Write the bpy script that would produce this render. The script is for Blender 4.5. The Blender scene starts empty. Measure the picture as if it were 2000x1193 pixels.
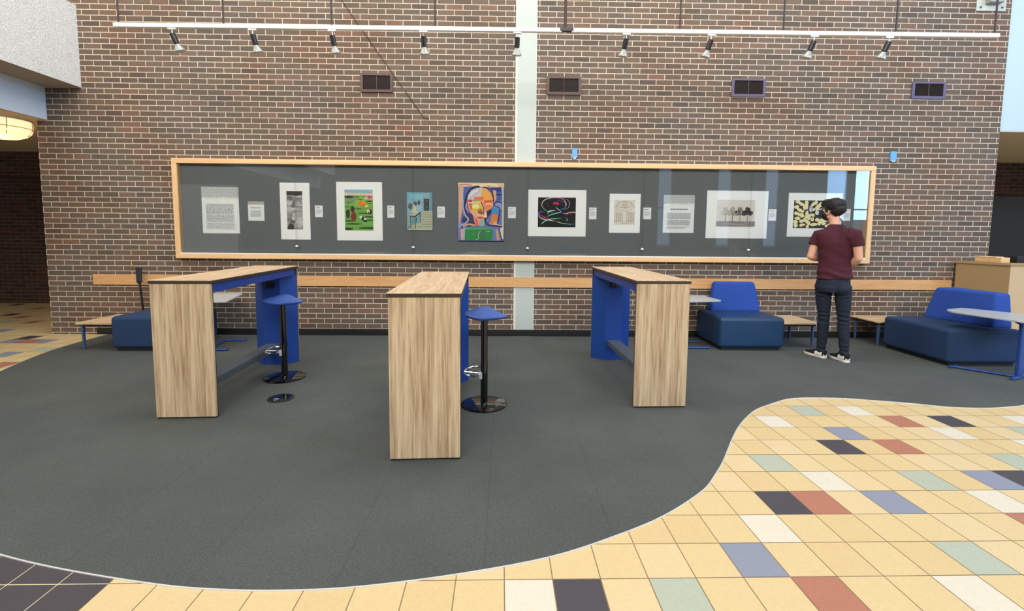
import bpy, bmesh, math, random
from mathutils import Vector, Matrix, noise
PI = math.pi
random.seed(7)
C = bpy.context.scene.collection

# ------------------------------------------------------------------ camera
F_PX, PITCH, YAW, ROLL, CY, CAMH = 900.396, .08368, .01772, .00882, -62.31, 1.438
def cam_basis():
    cy, sy, cp, sp = math.cos(YAW), math.sin(YAW), math.cos(PITCH), math.sin(PITCH)
    f = Vector((sy*cp, cy*cp, -sp)); r = Vector((cy, -sy, 0)); u = r.cross(f)
    c, s = math.cos(ROLL), math.sin(ROLL)
    return c*r+s*u, -s*r+c*u, f
cr, cu, cf = cam_basis()
cd = bpy.data.cameras.new('camera'); cam = bpy.data.objects.new('camera', cd); C.objects.link(cam)
m = Matrix((cr, cu, -cf)).transposed().to_4x4(); m.translation = (0, 0, CAMH)
cam.matrix_world = m
cd.sensor_fit = 'HORIZONTAL'; cd.sensor_width = 36; cd.lens = F_PX/2000*36
cd.shift_y = CY/2000; cd.clip_start = .05; cd.clip_end = 200
bpy.context.scene.camera = cam

# ------------------------------------------------------------------ colour helpers, world, lights, exposure
def lin(h, a=1):
    h = h.lstrip('#'); o = []
    for i in (0, 2, 4):
        c = int(h[i:i+2], 16)/255
        o.append(c/12.92 if c <= .04045 else ((c+.055)/1.055)**2.4)
    return (o[0], o[1], o[2], a)
sc = bpy.context.scene
w = bpy.data.worlds.new('world'); sc.world = w; w.use_nodes = True
bg = w.node_tree.nodes['Background']; bg.inputs[0].default_value = lin('#f2f0ee'); bg.inputs[1].default_value = .62
def area(name, loc, target, sx, sy, e, col):
    l = bpy.data.lights.new(name, 'AREA'); l.shape = 'RECTANGLE'; l.size = sx; l.size_y = sy; l.energy = e; l.color = lin(col)[:3]
    o = bpy.data.objects.new(name, l); C.objects.link(o); o.location = loc
    o.rotation_euler = (Vector(target)-Vector(loc)).to_track_quat('-Z', 'Y').to_euler(); return o
area('skylight_lamp', (-.5, 4.4, 7.4), (-.5, 5.0, 0), 12.5, 2.0, 480, '#fff9f0')
area('frontal_fill', (0, -8.0, 7.6), (0, 6.2, 1.9), 15, 3.6, 1700, '#fffaf2')  # added fill light that brightens the wall and case, not a known skylight
area('window_daylight', (11.5, -1.0, 6.2), (1, 5.8, 1.2), 5, 3, 620, '#a9cdff')
area('left_hall_lamp', (-5, -1.5, 6.6), (-3, 5, 1.5), 3, 2, 110, '#ffd9a8')
vs = sc.view_settings; vs.view_transform = 'Standard'; vs.look = 'None'; vs.gamma = 1; vs.use_curve_mapping = False; vs.exposure = 0.0

# ------------------------------------------------------------------ materials
def mat(name, col, rough=.6, metal=0, spec=.5, noise_amt=0, noise_scale=30, bump=0, bump_scale=200, coat=0):
    m = bpy.data.materials.new(name); m.use_nodes = True; nt = m.node_tree; b = nt.nodes['Principled BSDF']
    c = lin(col) if isinstance(col, str) else col
    b.inputs['Base Color'].default_value = c; b.inputs['Roughness'].default_value = rough
    b.inputs['Metallic'].default_value = metal; b.inputs['Specular IOR Level'].default_value = spec
    if coat: b.inputs['Coat Weight'].default_value = coat
    tc = nt.nodes.new('ShaderNodeTexCoord')
    if noise_amt:
        n = nt.nodes.new('ShaderNodeTexNoise'); n.inputs['Scale'].default_value = noise_scale; n.inputs['Detail'].default_value = 6
        nt.links.new(tc.outputs['Object'], n.inputs['Vector'])
        r = nt.nodes.new('ShaderNodeMapRange'); r.inputs['From Min'].default_value = .25; r.inputs['From Max'].default_value = .75
        r.inputs['To Min'].default_value = 1-noise_amt; r.inputs['To Max'].default_value = 1+noise_amt
        nt.links.new(n.outputs['Fac'], r.inputs['Value'])
        mx = nt.nodes.new('ShaderNodeVectorMath'); mx.operation = 'SCALE'; mx.inputs[0].default_value = c[:3]
        nt.links.new(r.outputs[0], mx.inputs['Scale']); nt.links.new(mx.outputs[0], b.inputs['Base Color'])
    if bump:
        n2 = nt.nodes.new('ShaderNodeTexNoise'); n2.inputs['Scale'].default_value = bump_scale; n2.inputs['Detail'].default_value = 3
        nt.links.new(tc.outputs['Object'], n2.inputs['Vector'])
        bp = nt.nodes.new('ShaderNodeBump'); bp.inputs['Strength'].default_value = bump; bp.inputs['Distance'].default_value = .01
        nt.links.new(n2.outputs['Fac'], bp.inputs['Height']); nt.links.new(bp.outputs[0], b.inputs['Normal'])
    return m

def ramp(nt, fac, stops):
    r = nt.nodes.new('ShaderNodeValToRGB'); e = r.color_ramp.elements
    e[0].position, e[0].color = stops[0][0], lin(stops[0][1]); e[1].position, e[1].color = stops[-1][0], lin(stops[-1][1])
    for p, c in stops[1:-1]:
        k = e.new(p); k.color = lin(c)
    nt.links.new(fac, r.inputs[0]); return r.outputs[0]

def brick_mat(name, stops, mortar, phase=(0, .022), rough=.85):
    m = bpy.data.materials.new(name); m.use_nodes = True; nt = m.node_tree; b = nt.nodes['Principled BSDF']
    N, L = nt.nodes.new, nt.links.new
    tc = N('ShaderNodeTexCoord'); sp = N('ShaderNodeSeparateXYZ'); L(tc.outputs['Object'], sp.inputs[0])
    # tiny wobble so that joints are not ruler straight
    nz = N('ShaderNodeTexNoise'); nz.inputs['Scale'].default_value = 9; nz.inputs['Detail'].default_value = 4; L(tc.outputs['Object'], nz.inputs['Vector'])
    wob = N('ShaderNodeMath'); wob.operation = 'MULTIPLY_ADD'; wob.inputs[1].default_value = .012; wob.inputs[2].default_value = -.006; L(nz.outputs['Fac'], wob.inputs[0])
    ax = N('ShaderNodeMath'); ax.operation = 'ADD'; L(sp.outputs['X'], ax.inputs[0]); L(wob.outputs[0], ax.inputs[1])
    ax2 = N('ShaderNodeMath'); ax2.operation = 'ADD'; ax2.inputs[1].default_value = phase[0]+20*.2300; L(ax.outputs[0], ax2.inputs[0])
    az = N('ShaderNodeMath'); az.operation = 'MULTIPLY_ADD'; az.inputs[1].default_value = .45; L(wob.outputs[0], az.inputs[0]); L(sp.outputs['Z'], az.inputs[2])
    az2 = N('ShaderNodeMath'); az2.operation = 'ADD'; az2.inputs[1].default_value = -phase[1]+.0725; L(az.outputs[0], az2.inputs[0])
    cb = N('ShaderNodeCombineXYZ'); L(ax2.outputs[0], cb.inputs[0]); L(az2.outputs[0], cb.inputs[1])
    br = N('ShaderNodeTexBrick'); L(cb.outputs[0], br.inputs['Vector'])
    br.offset = .5; br.offset_frequency = 2; br.squash = 1
    br.inputs['Color1'].default_value = (0, 0, 0, 1); br.inputs['Color2'].default_value = (1, 1, 1, 1); br.inputs['Mortar'].default_value = (.5, .5, .5, 1)
    br.inputs['Scale'].default_value = 1; br.inputs['Mortar Size'].default_value = .0054; br.inputs['Mortar Smooth'].default_value = .25
    br.inputs['Bias'].default_value = 0; br.inputs['Brick Width'].default_value = .2300; br.inputs['Row Height'].default_value = .0725
    bc = ramp(nt, br.outputs['Color'], stops)
    n2 = N('ShaderNodeTexNoise'); n2.inputs['Scale'].default_value = 60; n2.inputs['Detail'].default_value = 6; n2.inputs['Roughness'].default_value = .7
    mp = N('ShaderNodeMapping'); mp.inputs['Scale'].default_value = (.5, 1, 1.6); L(tc.outputs['Object'], mp.inputs[0]); L(mp.outputs[0], n2.inputs['Vector'])
    r2 = N('ShaderNodeMapRange'); r2.inputs['From Min'].default_value = .3; r2.inputs['From Max'].default_value = .7; r2.inputs['To Min'].default_value = .78; r2.inputs['To Max'].default_value = 1.2
    L(n2.outputs['Fac'], r2.inputs['Value'])
    # large patches of redder and greyer firing
    n3 = N('ShaderNodeTexNoise'); n3.inputs['Scale'].default_value = 1.1; n3.inputs['Detail'].default_value = 2; L(tc.outputs['Object'], n3.inputs['Vector'])
    tint = ramp(nt, n3.outputs['Fac'], [(.35, '#f4f2fa'), (.5, '#fff6ee'), (.66, '#ffe2d2')])
    vm = N('ShaderNodeVectorMath'); vm.operation = 'MULTIPLY'; L(bc, vm.inputs[0]); L(tint, vm.inputs[1])
    vs_ = N('ShaderNodeVectorMath'); vs_.operation = 'SCALE'; L(vm.outputs[0], vs_.inputs[0]); L(r2.outputs[0], vs_.inputs['Scale'])
    mx = N('ShaderNodeMix'); mx.data_type = 'RGBA'; L(br.outputs['Fac'], mx.inputs[0]); L(vs_.outputs[0], mx.inputs[6]); mx.inputs[7].default_value = lin(mortar)
    L(mx.outputs[2], b.inputs['Base Color']); b.inputs['Roughness'].default_value = rough
    h = N('ShaderNodeMath'); h.operation = 'MULTIPLY_ADD'; h.inputs[1].default_value = -1.0; L(br.outputs['Fac'], h.inputs[0])
    h2 = N('ShaderNodeMath'); h2.operation = 'MULTIPLY'; h2.inputs[1].default_value = .5; L(n2.outputs['Fac'], h2.inputs[0]); L(h2.outputs[0], h.inputs[2])
    bp = N('ShaderNodeBump'); bp.inputs['Strength'].default_value = .7; bp.inputs['Distance'].default_value = .008; L(h.outputs[0], bp.inputs['Height']); L(bp.outputs[0], b.inputs['Normal'])
    return m

def wood_mat(name, stops, scale, rough=.45, fine=1.0, big=2.2):
    """stretched-noise grain; scale = stretch per axis"""
    m = bpy.data.materials.new(name); m.use_nodes = True; nt = m.node_tree; b = nt.nodes['Principled BSDF']; N, L = nt.nodes.new, nt.links.new
    tc = N('ShaderNodeTexCoord'); mp = N('ShaderNodeMapping'); mp.inputs['Scale'].default_value = scale; L(tc.outputs['Object'], mp.inputs[0])
    n = N('ShaderNodeTexNoise'); n.inputs['Scale'].default_value = big; n.inputs['Detail'].default_value = 5; n.inputs['Roughness'].default_value = .62; n.inputs['Distortion'].default_value = .9; L(mp.outputs[0], n.inputs['Vector'])
    n2 = N('ShaderNodeTexNoise'); n2.inputs['Scale'].default_value = 11*fine; n2.inputs['Detail'].default_value = 4; L(mp.outputs[0], n2.inputs['Vector'])
    a = N('ShaderNodeMath'); a.operation = 'MULTIPLY_ADD'; a.inputs[1].default_value = .35; L(n2.outputs['Fac'], a.inputs[0])
    s = N('ShaderNodeMath'); s.operation = 'MULTIPLY'; s.inputs[1].default_value = .65; L(n.outputs['Fac'], s.inputs[0]); L(s.outputs[0], a.inputs[2])
    L(ramp(nt, a.outputs[0], stops), b.inputs['Base Color']); b.inputs['Roughness'].default_value = rough
    return m

def carpet_mat():
    m = bpy.data.materials.new('carpet'); m.use_nodes = True; nt = m.node_tree; b = nt.nodes['Principled BSDF']; N, L = nt.nodes.new, nt.links.new
    tc = N('ShaderNodeTexCoord'); sp = N('ShaderNodeSeparateXYZ'); L(tc.outputs['Object'], sp.inputs[0])
    n = N('ShaderNodeTexNoise'); n.inputs['Scale'].default_value = 230; n.inputs['Detail'].default_value = 3; L(tc.outputs['Object'], n.inputs['Vector'])
    wv = N('ShaderNodeTexVoronoi'); wv.inputs['Scale'].default_value = 150; wv.inputs['Randomness'].default_value = .35; L(tc.outputs['Object'], wv.inputs['Vector'])
    ad = N('ShaderNodeMath'); ad.operation = 'MULTIPLY_ADD'; ad.inputs[1].default_value = -.35; L(wv.outputs['Distance'], ad.inputs[0]); L(n.outputs['Fac'], ad.inputs[2])
    n3 = N('ShaderNodeTexNoise'); n3.inputs['Scale'].default_value = 1.7; n3.inputs['Detail'].default_value = 4; L(tc.outputs['Object'], n3.inputs['Vector'])
    a3 = N('ShaderNodeMath'); a3.operation = 'MULTIPLY_ADD'; a3.inputs[1].default_value = .25; L(n3.outputs['Fac'], a3.inputs[0]); L(ad.outputs[0], a3.inputs[2])
    col = ramp(nt, a3.outputs[0], [(.2, '#363a39'), (.5, '#4e5351'), (.8, '#686d6a')])
    def seam(sock, off, per):
        s1 = N('ShaderNodeMath'); s1.operation = 'ADD'; s1.inputs[1].default_value = off; L(sock, s1.inputs[0])
        p = N('ShaderNodeMath'); p.operation = 'PINGPONG'; p.inputs[1].default_value = per/2; L(s1.outputs[0], p.inputs[0])
        g = N('ShaderNodeMath'); g.operation = 'LESS_THAN'; g.inputs[1].default_value = .0022; L(p.outputs[0], g.inputs[0]); return g.outputs[0]
    sx = seam(sp.outputs['X'], .075+12*.61, .61); sy = seam(sp.outputs['Y'], .2, .61)
    sy2 = N('ShaderNodeMath'); sy2.operation = 'MULTIPLY'; sy2.inputs[1].default_value = .35; L(sy, sy2.inputs[0])
    mxx = N('ShaderNodeMath'); mxx.operation = 'MAXIMUM'; L(sx, mxx.inputs[0]); L(sy2.outputs[0], mxx.inputs[1])
    f = N('ShaderNodeMath'); f.operation = 'MULTIPLY'; f.inputs[1].default_value = .25; L(mxx.outputs[0], f.inputs[0])
    mx = N('ShaderNodeMix'); mx.data_type = 'RGBA'; L(f.outputs[0], mx.inputs[0]); L(col, mx.inputs[6]); mx.inputs[7].default_value = lin('#1c1f1f')
    L(mx.outputs[2], b.inputs['Base Color']); b.inputs['Roughness'].default_value = .9; b.inputs['Specular IOR Level'].default_value = .3
    bp = N('ShaderNodeBump'); bp.inputs['Strength'].default_value = .5; bp.inputs['Distance'].default_value = .004; L(ad.outputs[0], bp.inputs['Height']); L(bp.outputs[0], b.inputs['Normal'])
    return m

def glass_mat():
    m = bpy.data.materials.new('clear_glass'); m.use_nodes = True; nt = m.node_tree; nt.nodes.clear(); N, L = nt.nodes.new, nt.links.new
    o = N('ShaderNodeOutputMaterial'); mx = N('ShaderNodeMixShader'); tr = N('ShaderNodeBsdfTransparent'); gl = N('ShaderNodeBsdfGlossy'); fr = N('ShaderNodeFresnel')
    tr.inputs[0].default_value = (.985, .99, .988, 1); gl.inputs['Roughness'].default_value = .01; fr.inputs[0].default_value = 1.45
    L(fr.outputs[0], mx.inputs[0]); L(tr.outputs[0], mx.inputs[1]); L(gl.outputs[0], mx.inputs[2]); L(mx.outputs[0], o.inputs[0]); return m

def emis(name, col, s):
    m = mat(name, col, .4); b = m.node_tree.nodes['Principled BSDF']
    b.inputs['Emission Color'].default_value = lin(col); b.inputs['Emission Strength'].default_value = s; return m

BR = [(0, '#554e47'), (.15, '#5f574d'), (.6, '#675c51'), (.9, '#6d5f53'), (1, '#776155')]
M_brick = brick_mat('brown_brick', BR, '#cbc0ad')
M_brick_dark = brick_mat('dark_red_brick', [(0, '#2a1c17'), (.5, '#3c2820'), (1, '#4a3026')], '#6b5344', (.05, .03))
M_carpet = carpet_mat()
M_lamz = wood_mat('ash_laminate_upright', [(.33, '#846b50'), (.43, '#a58c6d'), (.53, '#bea888'), (.65, '#cfbd9f')], (13, 13, .4))
M_lamy = wood_mat('ash_laminate_top', [(.28, '#9a7d5c'), (.42, '#b99d7b'), (.55, '#cbb392'), (.72, '#dac6a6')], (9, .8, 9))
M_lamx = wood_mat('ash_laminate_low', [(.28, '#9a7b5a'), (.42, '#bb9c78'), (.55, '#cfb591'), (.72, '#dec8a8')], (.8, 9, 9))
M_maple = wood_mat('maple', [(.25, '#d0a472'), (.5, '#e0b987'), (.8, '#ecca9e')], (.6, 8, 8), .4)
M_rail = wood_mat('oak_rail', [(.25, '#b98855'), (.5, '#cfa06c'), (.8, '#deb584')], (.7, 5, 9), .4)
M_maplez = wood_mat('maple_upright', [(.25, '#d0a472'), (.5, '#e0b987'), (.8, '#ecca9e')], (8, 8, .6), .4)
M_edge = mat('dark_edge_band', '#33281f', .5)
M_black = mat('matt_black', '#121315', .6)
M_base = mat('black_rubber', '#0d0e10', .55)
M_gblack = mat('gloss_black', '#050608', .12, coat=.5)
M_blue = mat('blue_powder_coat', '#0d3f90', .5, noise_amt=.05)
M_seatblue = mat('blue_stool_seat', '#36579e', .5)
M_lblue = mat('pale_blue_metal', '#4d658f', .4, .3)
M_foot = mat('slate_footrest', '#4c5660', .5, noise_amt=.05)
M_navy = mat('navy_leather', '#173a5e', .42, noise_amt=.10, noise_scale=40, bump=.15, bump_scale=260)
M_navyfab = mat('navy_fabric', '#16345a', .85, noise_amt=.18, noise_scale=260, bump=.3, bump_scale=400)
M_royal = mat('royal_blue_fabric', '#1f469c', .9, noise_amt=.14, noise_scale=260, bump=.3, bump_scale=400)
M_grey = mat('pale_grey_laminate', '#aab0b3', .35); M_blue2 = mat('dusk_blue_metal', '#24488f', .45)
M_chrome = mat('chrome', '#dadde0', .12, 1)
M_alu = mat('brushed_aluminium', '#d9dbdb', .35, .3)
M_fabric = mat('charcoal_display_fabric', '#697073', .95, noise_amt=.16, noise_scale=160, bump=.2, bump_scale=500)
M_white = mat('white_card', '#f6fbfd', .8)
M_wpaper = mat('white_paper', '#e4e8ea', .8)
M_glass = glass_mat()
M_glass_edge = mat('glass_edge', '#9fc0be', .2)
M_conc = mat('sprayed_concrete', '#d8dbd9', .95, noise_amt=.14, noise_scale=45, bump=.9, bump_scale=70)
M_soffit = mat('beige_soffit', '#a99a86', .9, noise_amt=.04)
M_panelw = mat('skylit_white_panel', '#cfe2f6', .5); M_panelb = mat('skylit_bulkhead_panel', '#b4c9da', .5)  # white panels; blue sky reflection from the windows is put into their colour
M_ceil = mat('beige_ceiling', '#b9ab92', .9, noise_amt=.05)
M_pil = mat('grey_green_paint', '#b3beb8', .55, noise_amt=.03, noise_scale=4)
M_caulk = mat('rough_mortar_edge', '#d9d9d2', .9, noise_amt=.12, noise_scale=90)
M_ventf = mat('brown_vent_frame', '#5a4542', .6); M_ventf2 = mat('bluelit_vent_frame', '#5b5470', .6); M_ventin = mat('vent_dark', '#1f120e', .7)  # second frame is the brown one with bluish light mixed into its colour
M_bluep = mat('blue_plate', '#62a0e0', .5)
M_grout = mat('tan_grout', '#86725a', .9, noise_amt=.1)
M_grout2 = mat('cream_grout', '#d9d3ae', .9)
def tile_mat(n, c, nz=.05): return mat(n, c, .42, noise_amt=nz, noise_scale=70, spec=.4)
M_tiles = [tile_mat('tile_sand', '#cfba8b'), tile_mat('tile_sand_pale', '#d1bd92'), tile_mat('tile_sand_deep', '#cdb686'),
           tile_mat('tile_cream', '#d3cdbb'), tile_mat('tile_charcoal', '#46444a'), tile_mat('tile_terracotta', '#a9725e'),
           tile_mat('tile_blue', '#858c9d'), tile_mat('tile_sage', '#a9b2a0'), tile_mat('tile_black', '#423f46')]
M_card = mat('tan_laminate_kiosk', '#a0875f', .6, noise_amt=.06, noise_scale=60); M_card2 = mat('pale_laminate_kiosk', '#bfa986', .6, noise_amt=.06, noise_scale=60)

# ------------------------------------------------------------------ mesh builder
class MB:
    def __init__(s): s.v = []; s.f = []; s.m = []; s.mats = []
    def mi(s, m):
        if m not in s.mats: s.mats.append(m)
        return s.mats.index(m)
    def face(s, pts, m):
        n = len(s.v); s.v += [tuple(p) for p in pts]; s.f.append(list(range(n, n+len(pts)))); s.m.append(s.mi(m))
    def add(s, vs, fs, m):
        n = len(s.v); s.v += [tuple(p) for p in vs]; k = s.mi(m)
        for f in fs: s.f.append([n+i for i in f]); s.m.append(k)
    def box(s, a, b, m, faces=None):
        x0, y0, z0 = a; x1, y1, z1 = b
        vs = [(x0,y0,z0),(x1,y0,z0),(x1,y1,z0),(x0,y1,z0),(x0,y0,z1),(x1,y0,z1),(x1,y1,z1),(x0,y1,z1)]
        s.add(vs, [(0,3,2,1),(4,5,6,7),(0,1,5,4),(1,2,6,5),(2,3,7,6),(3,0,4,7)], m)
    def prism(s, poly, z0, z1, m, mtop=None):
        n = len(poly); b = len(s.v); s.v += [(x, y, z0) for x, y in poly]+[(x, y, z1) for x, y in poly]
        k = s.mi(m); kt = s.mi(mtop) if mtop else k
        s.f.append([b+i for i in reversed(range(n))]); s.m.append(k)
        s.f.append([b+n+i for i in range(n)]); s.m.append(kt)
        for i in range(n):
            j = (i+1) % n; s.f.append([b+i, b+j, b+n+j, b+n+i]); s.m.append(k)
    def frustum(s, p0, z0, p1, z1, m):
        n = len(p0); s.add([(x,y,z0) for x,y in p0]+[(x,y,z1) for x,y in p1], [list(reversed(range(n))), [n+i for i in range(n)]]+[[i,(i+1)%n,n+(i+1)%n,n+i] for i in range(n)], m)
    def tube(s, pts, r, m, seg=12, cap=True, flat=1.0):
        pts = [Vector(p) for p in pts]; n = len(pts); rs = r if isinstance(r, (list, tuple)) else [r]*n
        rings = []; up = None
        for i, p in enumerate(pts):
            d = (pts[min(i+1, n-1)]-pts[max(i-1, 0)]).normalized()
            if up is None:
                up = Vector((0, 0, 1)) if abs(d.z) < .9 else Vector((1, 0, 0))
            a = d.cross(up).normalized(); up = a.cross(d).normalized()
            rings.append([p+(a*math.cos(t)+up*math.sin(t)*flat)*rs[i] for t in [2*PI*k/seg for k in range(seg)]])
        vs = [v for rg in rings for v in rg]; fs = []
        for i in range(n-1):
            for k in range(seg): fs.append((i*seg+k, i*seg+(k+1) % seg, (i+1)*seg+(k+1) % seg, (i+1)*seg+k))
        if cap: fs.append(list(reversed(range(seg)))); fs.append([(n-1)*seg+k for k in range(seg)])
        s.add(vs, fs, m)
    def lathe(s, prof, m, c=(0, 0), seg=40):
        """prof: (r,z) bottom->top, closed with caps when r>0 at the ends"""
        vs = [(c[0]+r*math.cos(2*PI*k/seg), c[1]+r*math.sin(2*PI*k/seg), z) for r, z in prof for k in range(seg)]; fs = []
        for i in range(len(prof)-1):
            for k in range(seg): fs.append((i*seg+k, i*seg+(k+1) % seg, (i+1)*seg+(k+1) % seg, (i+1)*seg+k))
        fs.append(list(reversed(range(seg)))); fs.append([(len(prof)-1)*seg+k for k in range(seg)])
        s.add(vs, fs, m)
    def ell(s, c, r, m, rot=None, seg=20, rings=12):
        R = rot or Matrix.Identity(3); c = Vector(c); vs = []; fs = []
        vs.append(c+R@Vector((0, 0, -r[2])))
        for i in range(1, rings):
            t = -PI/2+PI*i/rings
            for k in range(seg):
                a = 2*PI*k/seg; vs.append(c+R@Vector((r[0]*math.cos(t)*math.cos(a), r[1]*math.cos(t)*math.sin(a), r[2]*math.sin(t))))
        vs.append(c+R@Vector((0, 0, r[2])))
        for k in range(seg): fs.append((0, 1+(k+1) % seg, 1+k))
        for i in range(rings-2):
            for k in range(seg): a = 1+i*seg; fs.append((a+k, a+(k+1) % seg, a+seg+(k+1) % seg, a+seg+k))
        a = 1+(rings-2)*seg
        for k in range(seg): fs.append((a+k, a+(k+1) % seg, len(vs)-1))
        s.add(vs, fs, m)
    def build(s, name, parent=None, bevel=0, seg=2, smooth=True, ang=.6):
        me = bpy.data.meshes.new(name); me.from_pydata(s.v, [], s.f)
        for m in s.mats: me.materials.append(m)
        me.polygons.foreach_set('material_index', s.m)
        bm = bmesh.new(); bm.from_mesh(me); bmesh.ops.recalc_face_normals(bm, faces=bm.faces) if not getattr(s, 'norecalc', False) else None; bm.to_mesh(me); bm.free()
        if smooth: me.shade_smooth(); me.set_sharp_from_angle(angle=ang)
        me.update(); o = bpy.data.objects.new(name, me); C.objects.link(o)
        if parent: o.parent = parent
        if bevel:
            b = o.modifiers.new('bevel', 'BEVEL'); b.width = bevel; b.segments = seg; b.limit_method = 'ANGLE'; b.angle_limit = .6; b.harden_normals = False
            if seg > 1: me.shade_smooth()
            b2 = o.modifiers.new('wn', 'WEIGHTED_NORMAL'); b2.keep_sharp = False
        return o

def tag(o, label=None, cat=None, group=None, kind=None):
    if label: o['label'] = label
    if cat: o['category'] = cat
    if group: o['group'] = group
    if kind: o['kind'] = kind
    return o
def empty(name, loc=(0, 0, 0), rz=0):
    o = bpy.data.objects.new(name, None); C.objects.link(o); o.location = loc; o.rotation_euler = (0, 0, rz); o.empty_display_size = .1; return o
def copy_tree(o, parent=None):
    c = o.copy(); C.objects.link(c); c.parent = parent
    for ch in list(o.children): copy_tree(ch, c)
    return c
def struct(o): o['kind'] = 'structure'; return o

WY = 6.487
# ------------------------------------------------------------------ structure: floor
TX, TY, TA, TW, TH = .62087, 1.82507, .00743, .2032, .2032*1.0772
colored = {(2,0):6,(7,0):7,(0,-1):7,(3,-1):5,(6,-1):3,(-3,-1):3,(-2,-1):4,(3,1):3,(4,2):4,(5,2):5,(7,2):6,(10,2):3,(10,1):5,(6,3):3,(9,3):7,
           (11,3):6,(12,3):4,(5,4):7,(13,4):7,(8,5):4,(10,5):5,(15,5):3,(9,6):6,(13,6):3,(16,6):7,(7,7):3,(12,7):5,(14,7):4,(17,7):3,(9,8):7,(11,8):3,
           (-35,20):4,(-34,19):5,(-33,19):6,(-31,17):7,(-32,16):6,(-35,19):6,(-39,22):6,(-42,25):7,(-40,25):5,(-45,28):4,(-50,33):4,(-46,31):5,(-43,27):5}
def tp(c, r):
    u, v = c*TW, r*TH; return TX+u*math.cos(TA)-v*math.sin(TA), TY+u*math.sin(TA)+v*math.cos(TA)
fm = MB(); rnd = random.Random(3)
fm.norecalc = True
for mm in M_tiles: fm.mi(mm)
g = .0022
for i in range(-62, 60):
    for j in range(-40, 40):
        x, y = tp(i+.5, j+.5)
        if i < -11 and j < 2: k = 8
        elif (i, j) in colored: k = colored[(i, j)]
        elif -12 <= i <= 18 and -3 <= j <= 9 or (-45 < i < -28 and 15 < j < 34): k = rnd.choice((0, 0, 1, 2))
        else: k = rnd.choice((3, 4, 5, 6, 7)) if rnd.random() < .13 else rnd.choice((0, 0, 1, 2))
        a, b = g/TW, g/TH
        q = [tp(i+a, j+b), tp(i+1-a, j+b), tp(i+1-a, j+1-b), tp(i+a, j+1-b)]
        fm.face([(px, py, -.004) for px, py in q], M_tiles[k])
# grout bed
ax, ay = tp(-11.0, 0); 
fm.face([(-14, -7, -.0055), (16, -7, -.0055), (16, 11, -.0055), (-14, 11, -.0055)], M_grout)
fm.face([(-13.9, -6.9, -.005), (ax-.002, -6.9, -.005), (ax-.002, tp(0, 2)[1], -.005), (-13.9, tp(0, 2)[1], -.005)], M_grout2)
struct(fm.build('floor', smooth=False))

# ------------------------------------------------------------------ carpet
def catmull(pts, n=6):
    o = []
    for i in range(len(pts)-1):
        p0, p1, p2, p3 = [Vector(pts[max(0, min(len(pts)-1, k))]) for k in (i-1, i, i+1, i+2)]
        for k in range(n):
            t = k/n; o.append(tuple(.5*((2*p1)+(p2-p0)*t+(2*p0-5*p1+4*p2-p3)*t*t+(3*p1-p0-3*p2+p3)*t**3)))
    o.append(tuple(pts[-1])); return o
edge = [(-5.55,6.48),(-5.549,6.325),(-5.507,5.798),(-5.397,5.33),(-5.153,4.71),(-4.85,4.15),(-4.4,3.55),(-3.9,3.0),(-3.35,2.5),(-2.75,2.15),
 (-2.237,1.982),(-1.841,1.882),(-1.381,1.796),(-1.096,1.769),(-.868,1.765),(-.586,1.783),(-.195,1.849),(.214,1.953),(.541,2.095),(.841,2.26),(1.138,2.49),
 (1.289,2.662),(1.416,2.827),(1.54,3.009),(1.637,3.152),(1.79,3.363),(1.972,3.573),(2.128,3.722),(2.318,3.846),(2.523,3.96),(2.687,4.0),(2.866,4.005),(3.098,3.988),
 (3.275,3.946),(3.561,3.876),(3.817,3.79),(3.998,3.767),(4.2,3.768),(4.405,3.802),(4.546,3.836),(5.0,4.02),(5.5,4.35),(5.95,4.78),(6.25,5.2),(6.42,5.7),(6.46,6.2),(6.47,6.48)]
ce = catmull(edge, 5)
cm = MB(); cm.prism(ce, -.0045, -.0005, M_carpet)
carpet = tag(cm.build('carpet', smooth=False), 'dark grey carpet with a wavy edge set into the tiled floor', 'carpet')
em = MB()
for (a, b) in zip(ce[:-1], ce[1:]):
    a, b = Vector(a), Vector(b); d = (b-a).normalized(); n_ = Vector((d.y, -d.x))*.003
    em.add([(a.x-n_.x, a.y-n_.y, -.004), (a.x+n_.x, a.y+n_.y, -.004), (b.x+n_.x, b.y+n_.y, -.004), (b.x-n_.x, b.y-n_.y, -.004),
            (a.x-n_.x, a.y-n_.y, 0), (a.x+n_.x, a.y+n_.y, 0), (b.x+n_.x, b.y+n_.y, 0), (b.x-n_.x, b.y-n_.y, 0)],
           [(4,5,6,7),(0,1,5,4),(2,3,7,6),(0,3,7,4),(1,2,6,5)], M_alu)
em.build('edge_strip', carpet, smooth=False)

# ------------------------------------------------------------------ walls
b = MB(); b.box((-6.33, WY, 0), (6.935, WY+.3, 6.2), M_brick); b.v = [(x, y, z-.004 if z == 0 else z) for x, y, z in b.v]
struct(b.build('wall_front', smooth=False))
b = MB(); b.box((.17, WY-.012, 0), (.42, WY+.0, 6.0), M_pil); b.box((.139, WY-.008, 0), (.17, WY, 6.0), M_caulk); b.box((.42, WY-.008, 0), (.428, WY, 6.0), M_caulk)
struct(b.build('trim_1', smooth=False))
b = MB(); b.box((-5.70, WY-.014, 0), (6.93, WY, .094), M_base)
struct(b.build('baseboard_front', bevel=.003, seg=1))
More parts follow.
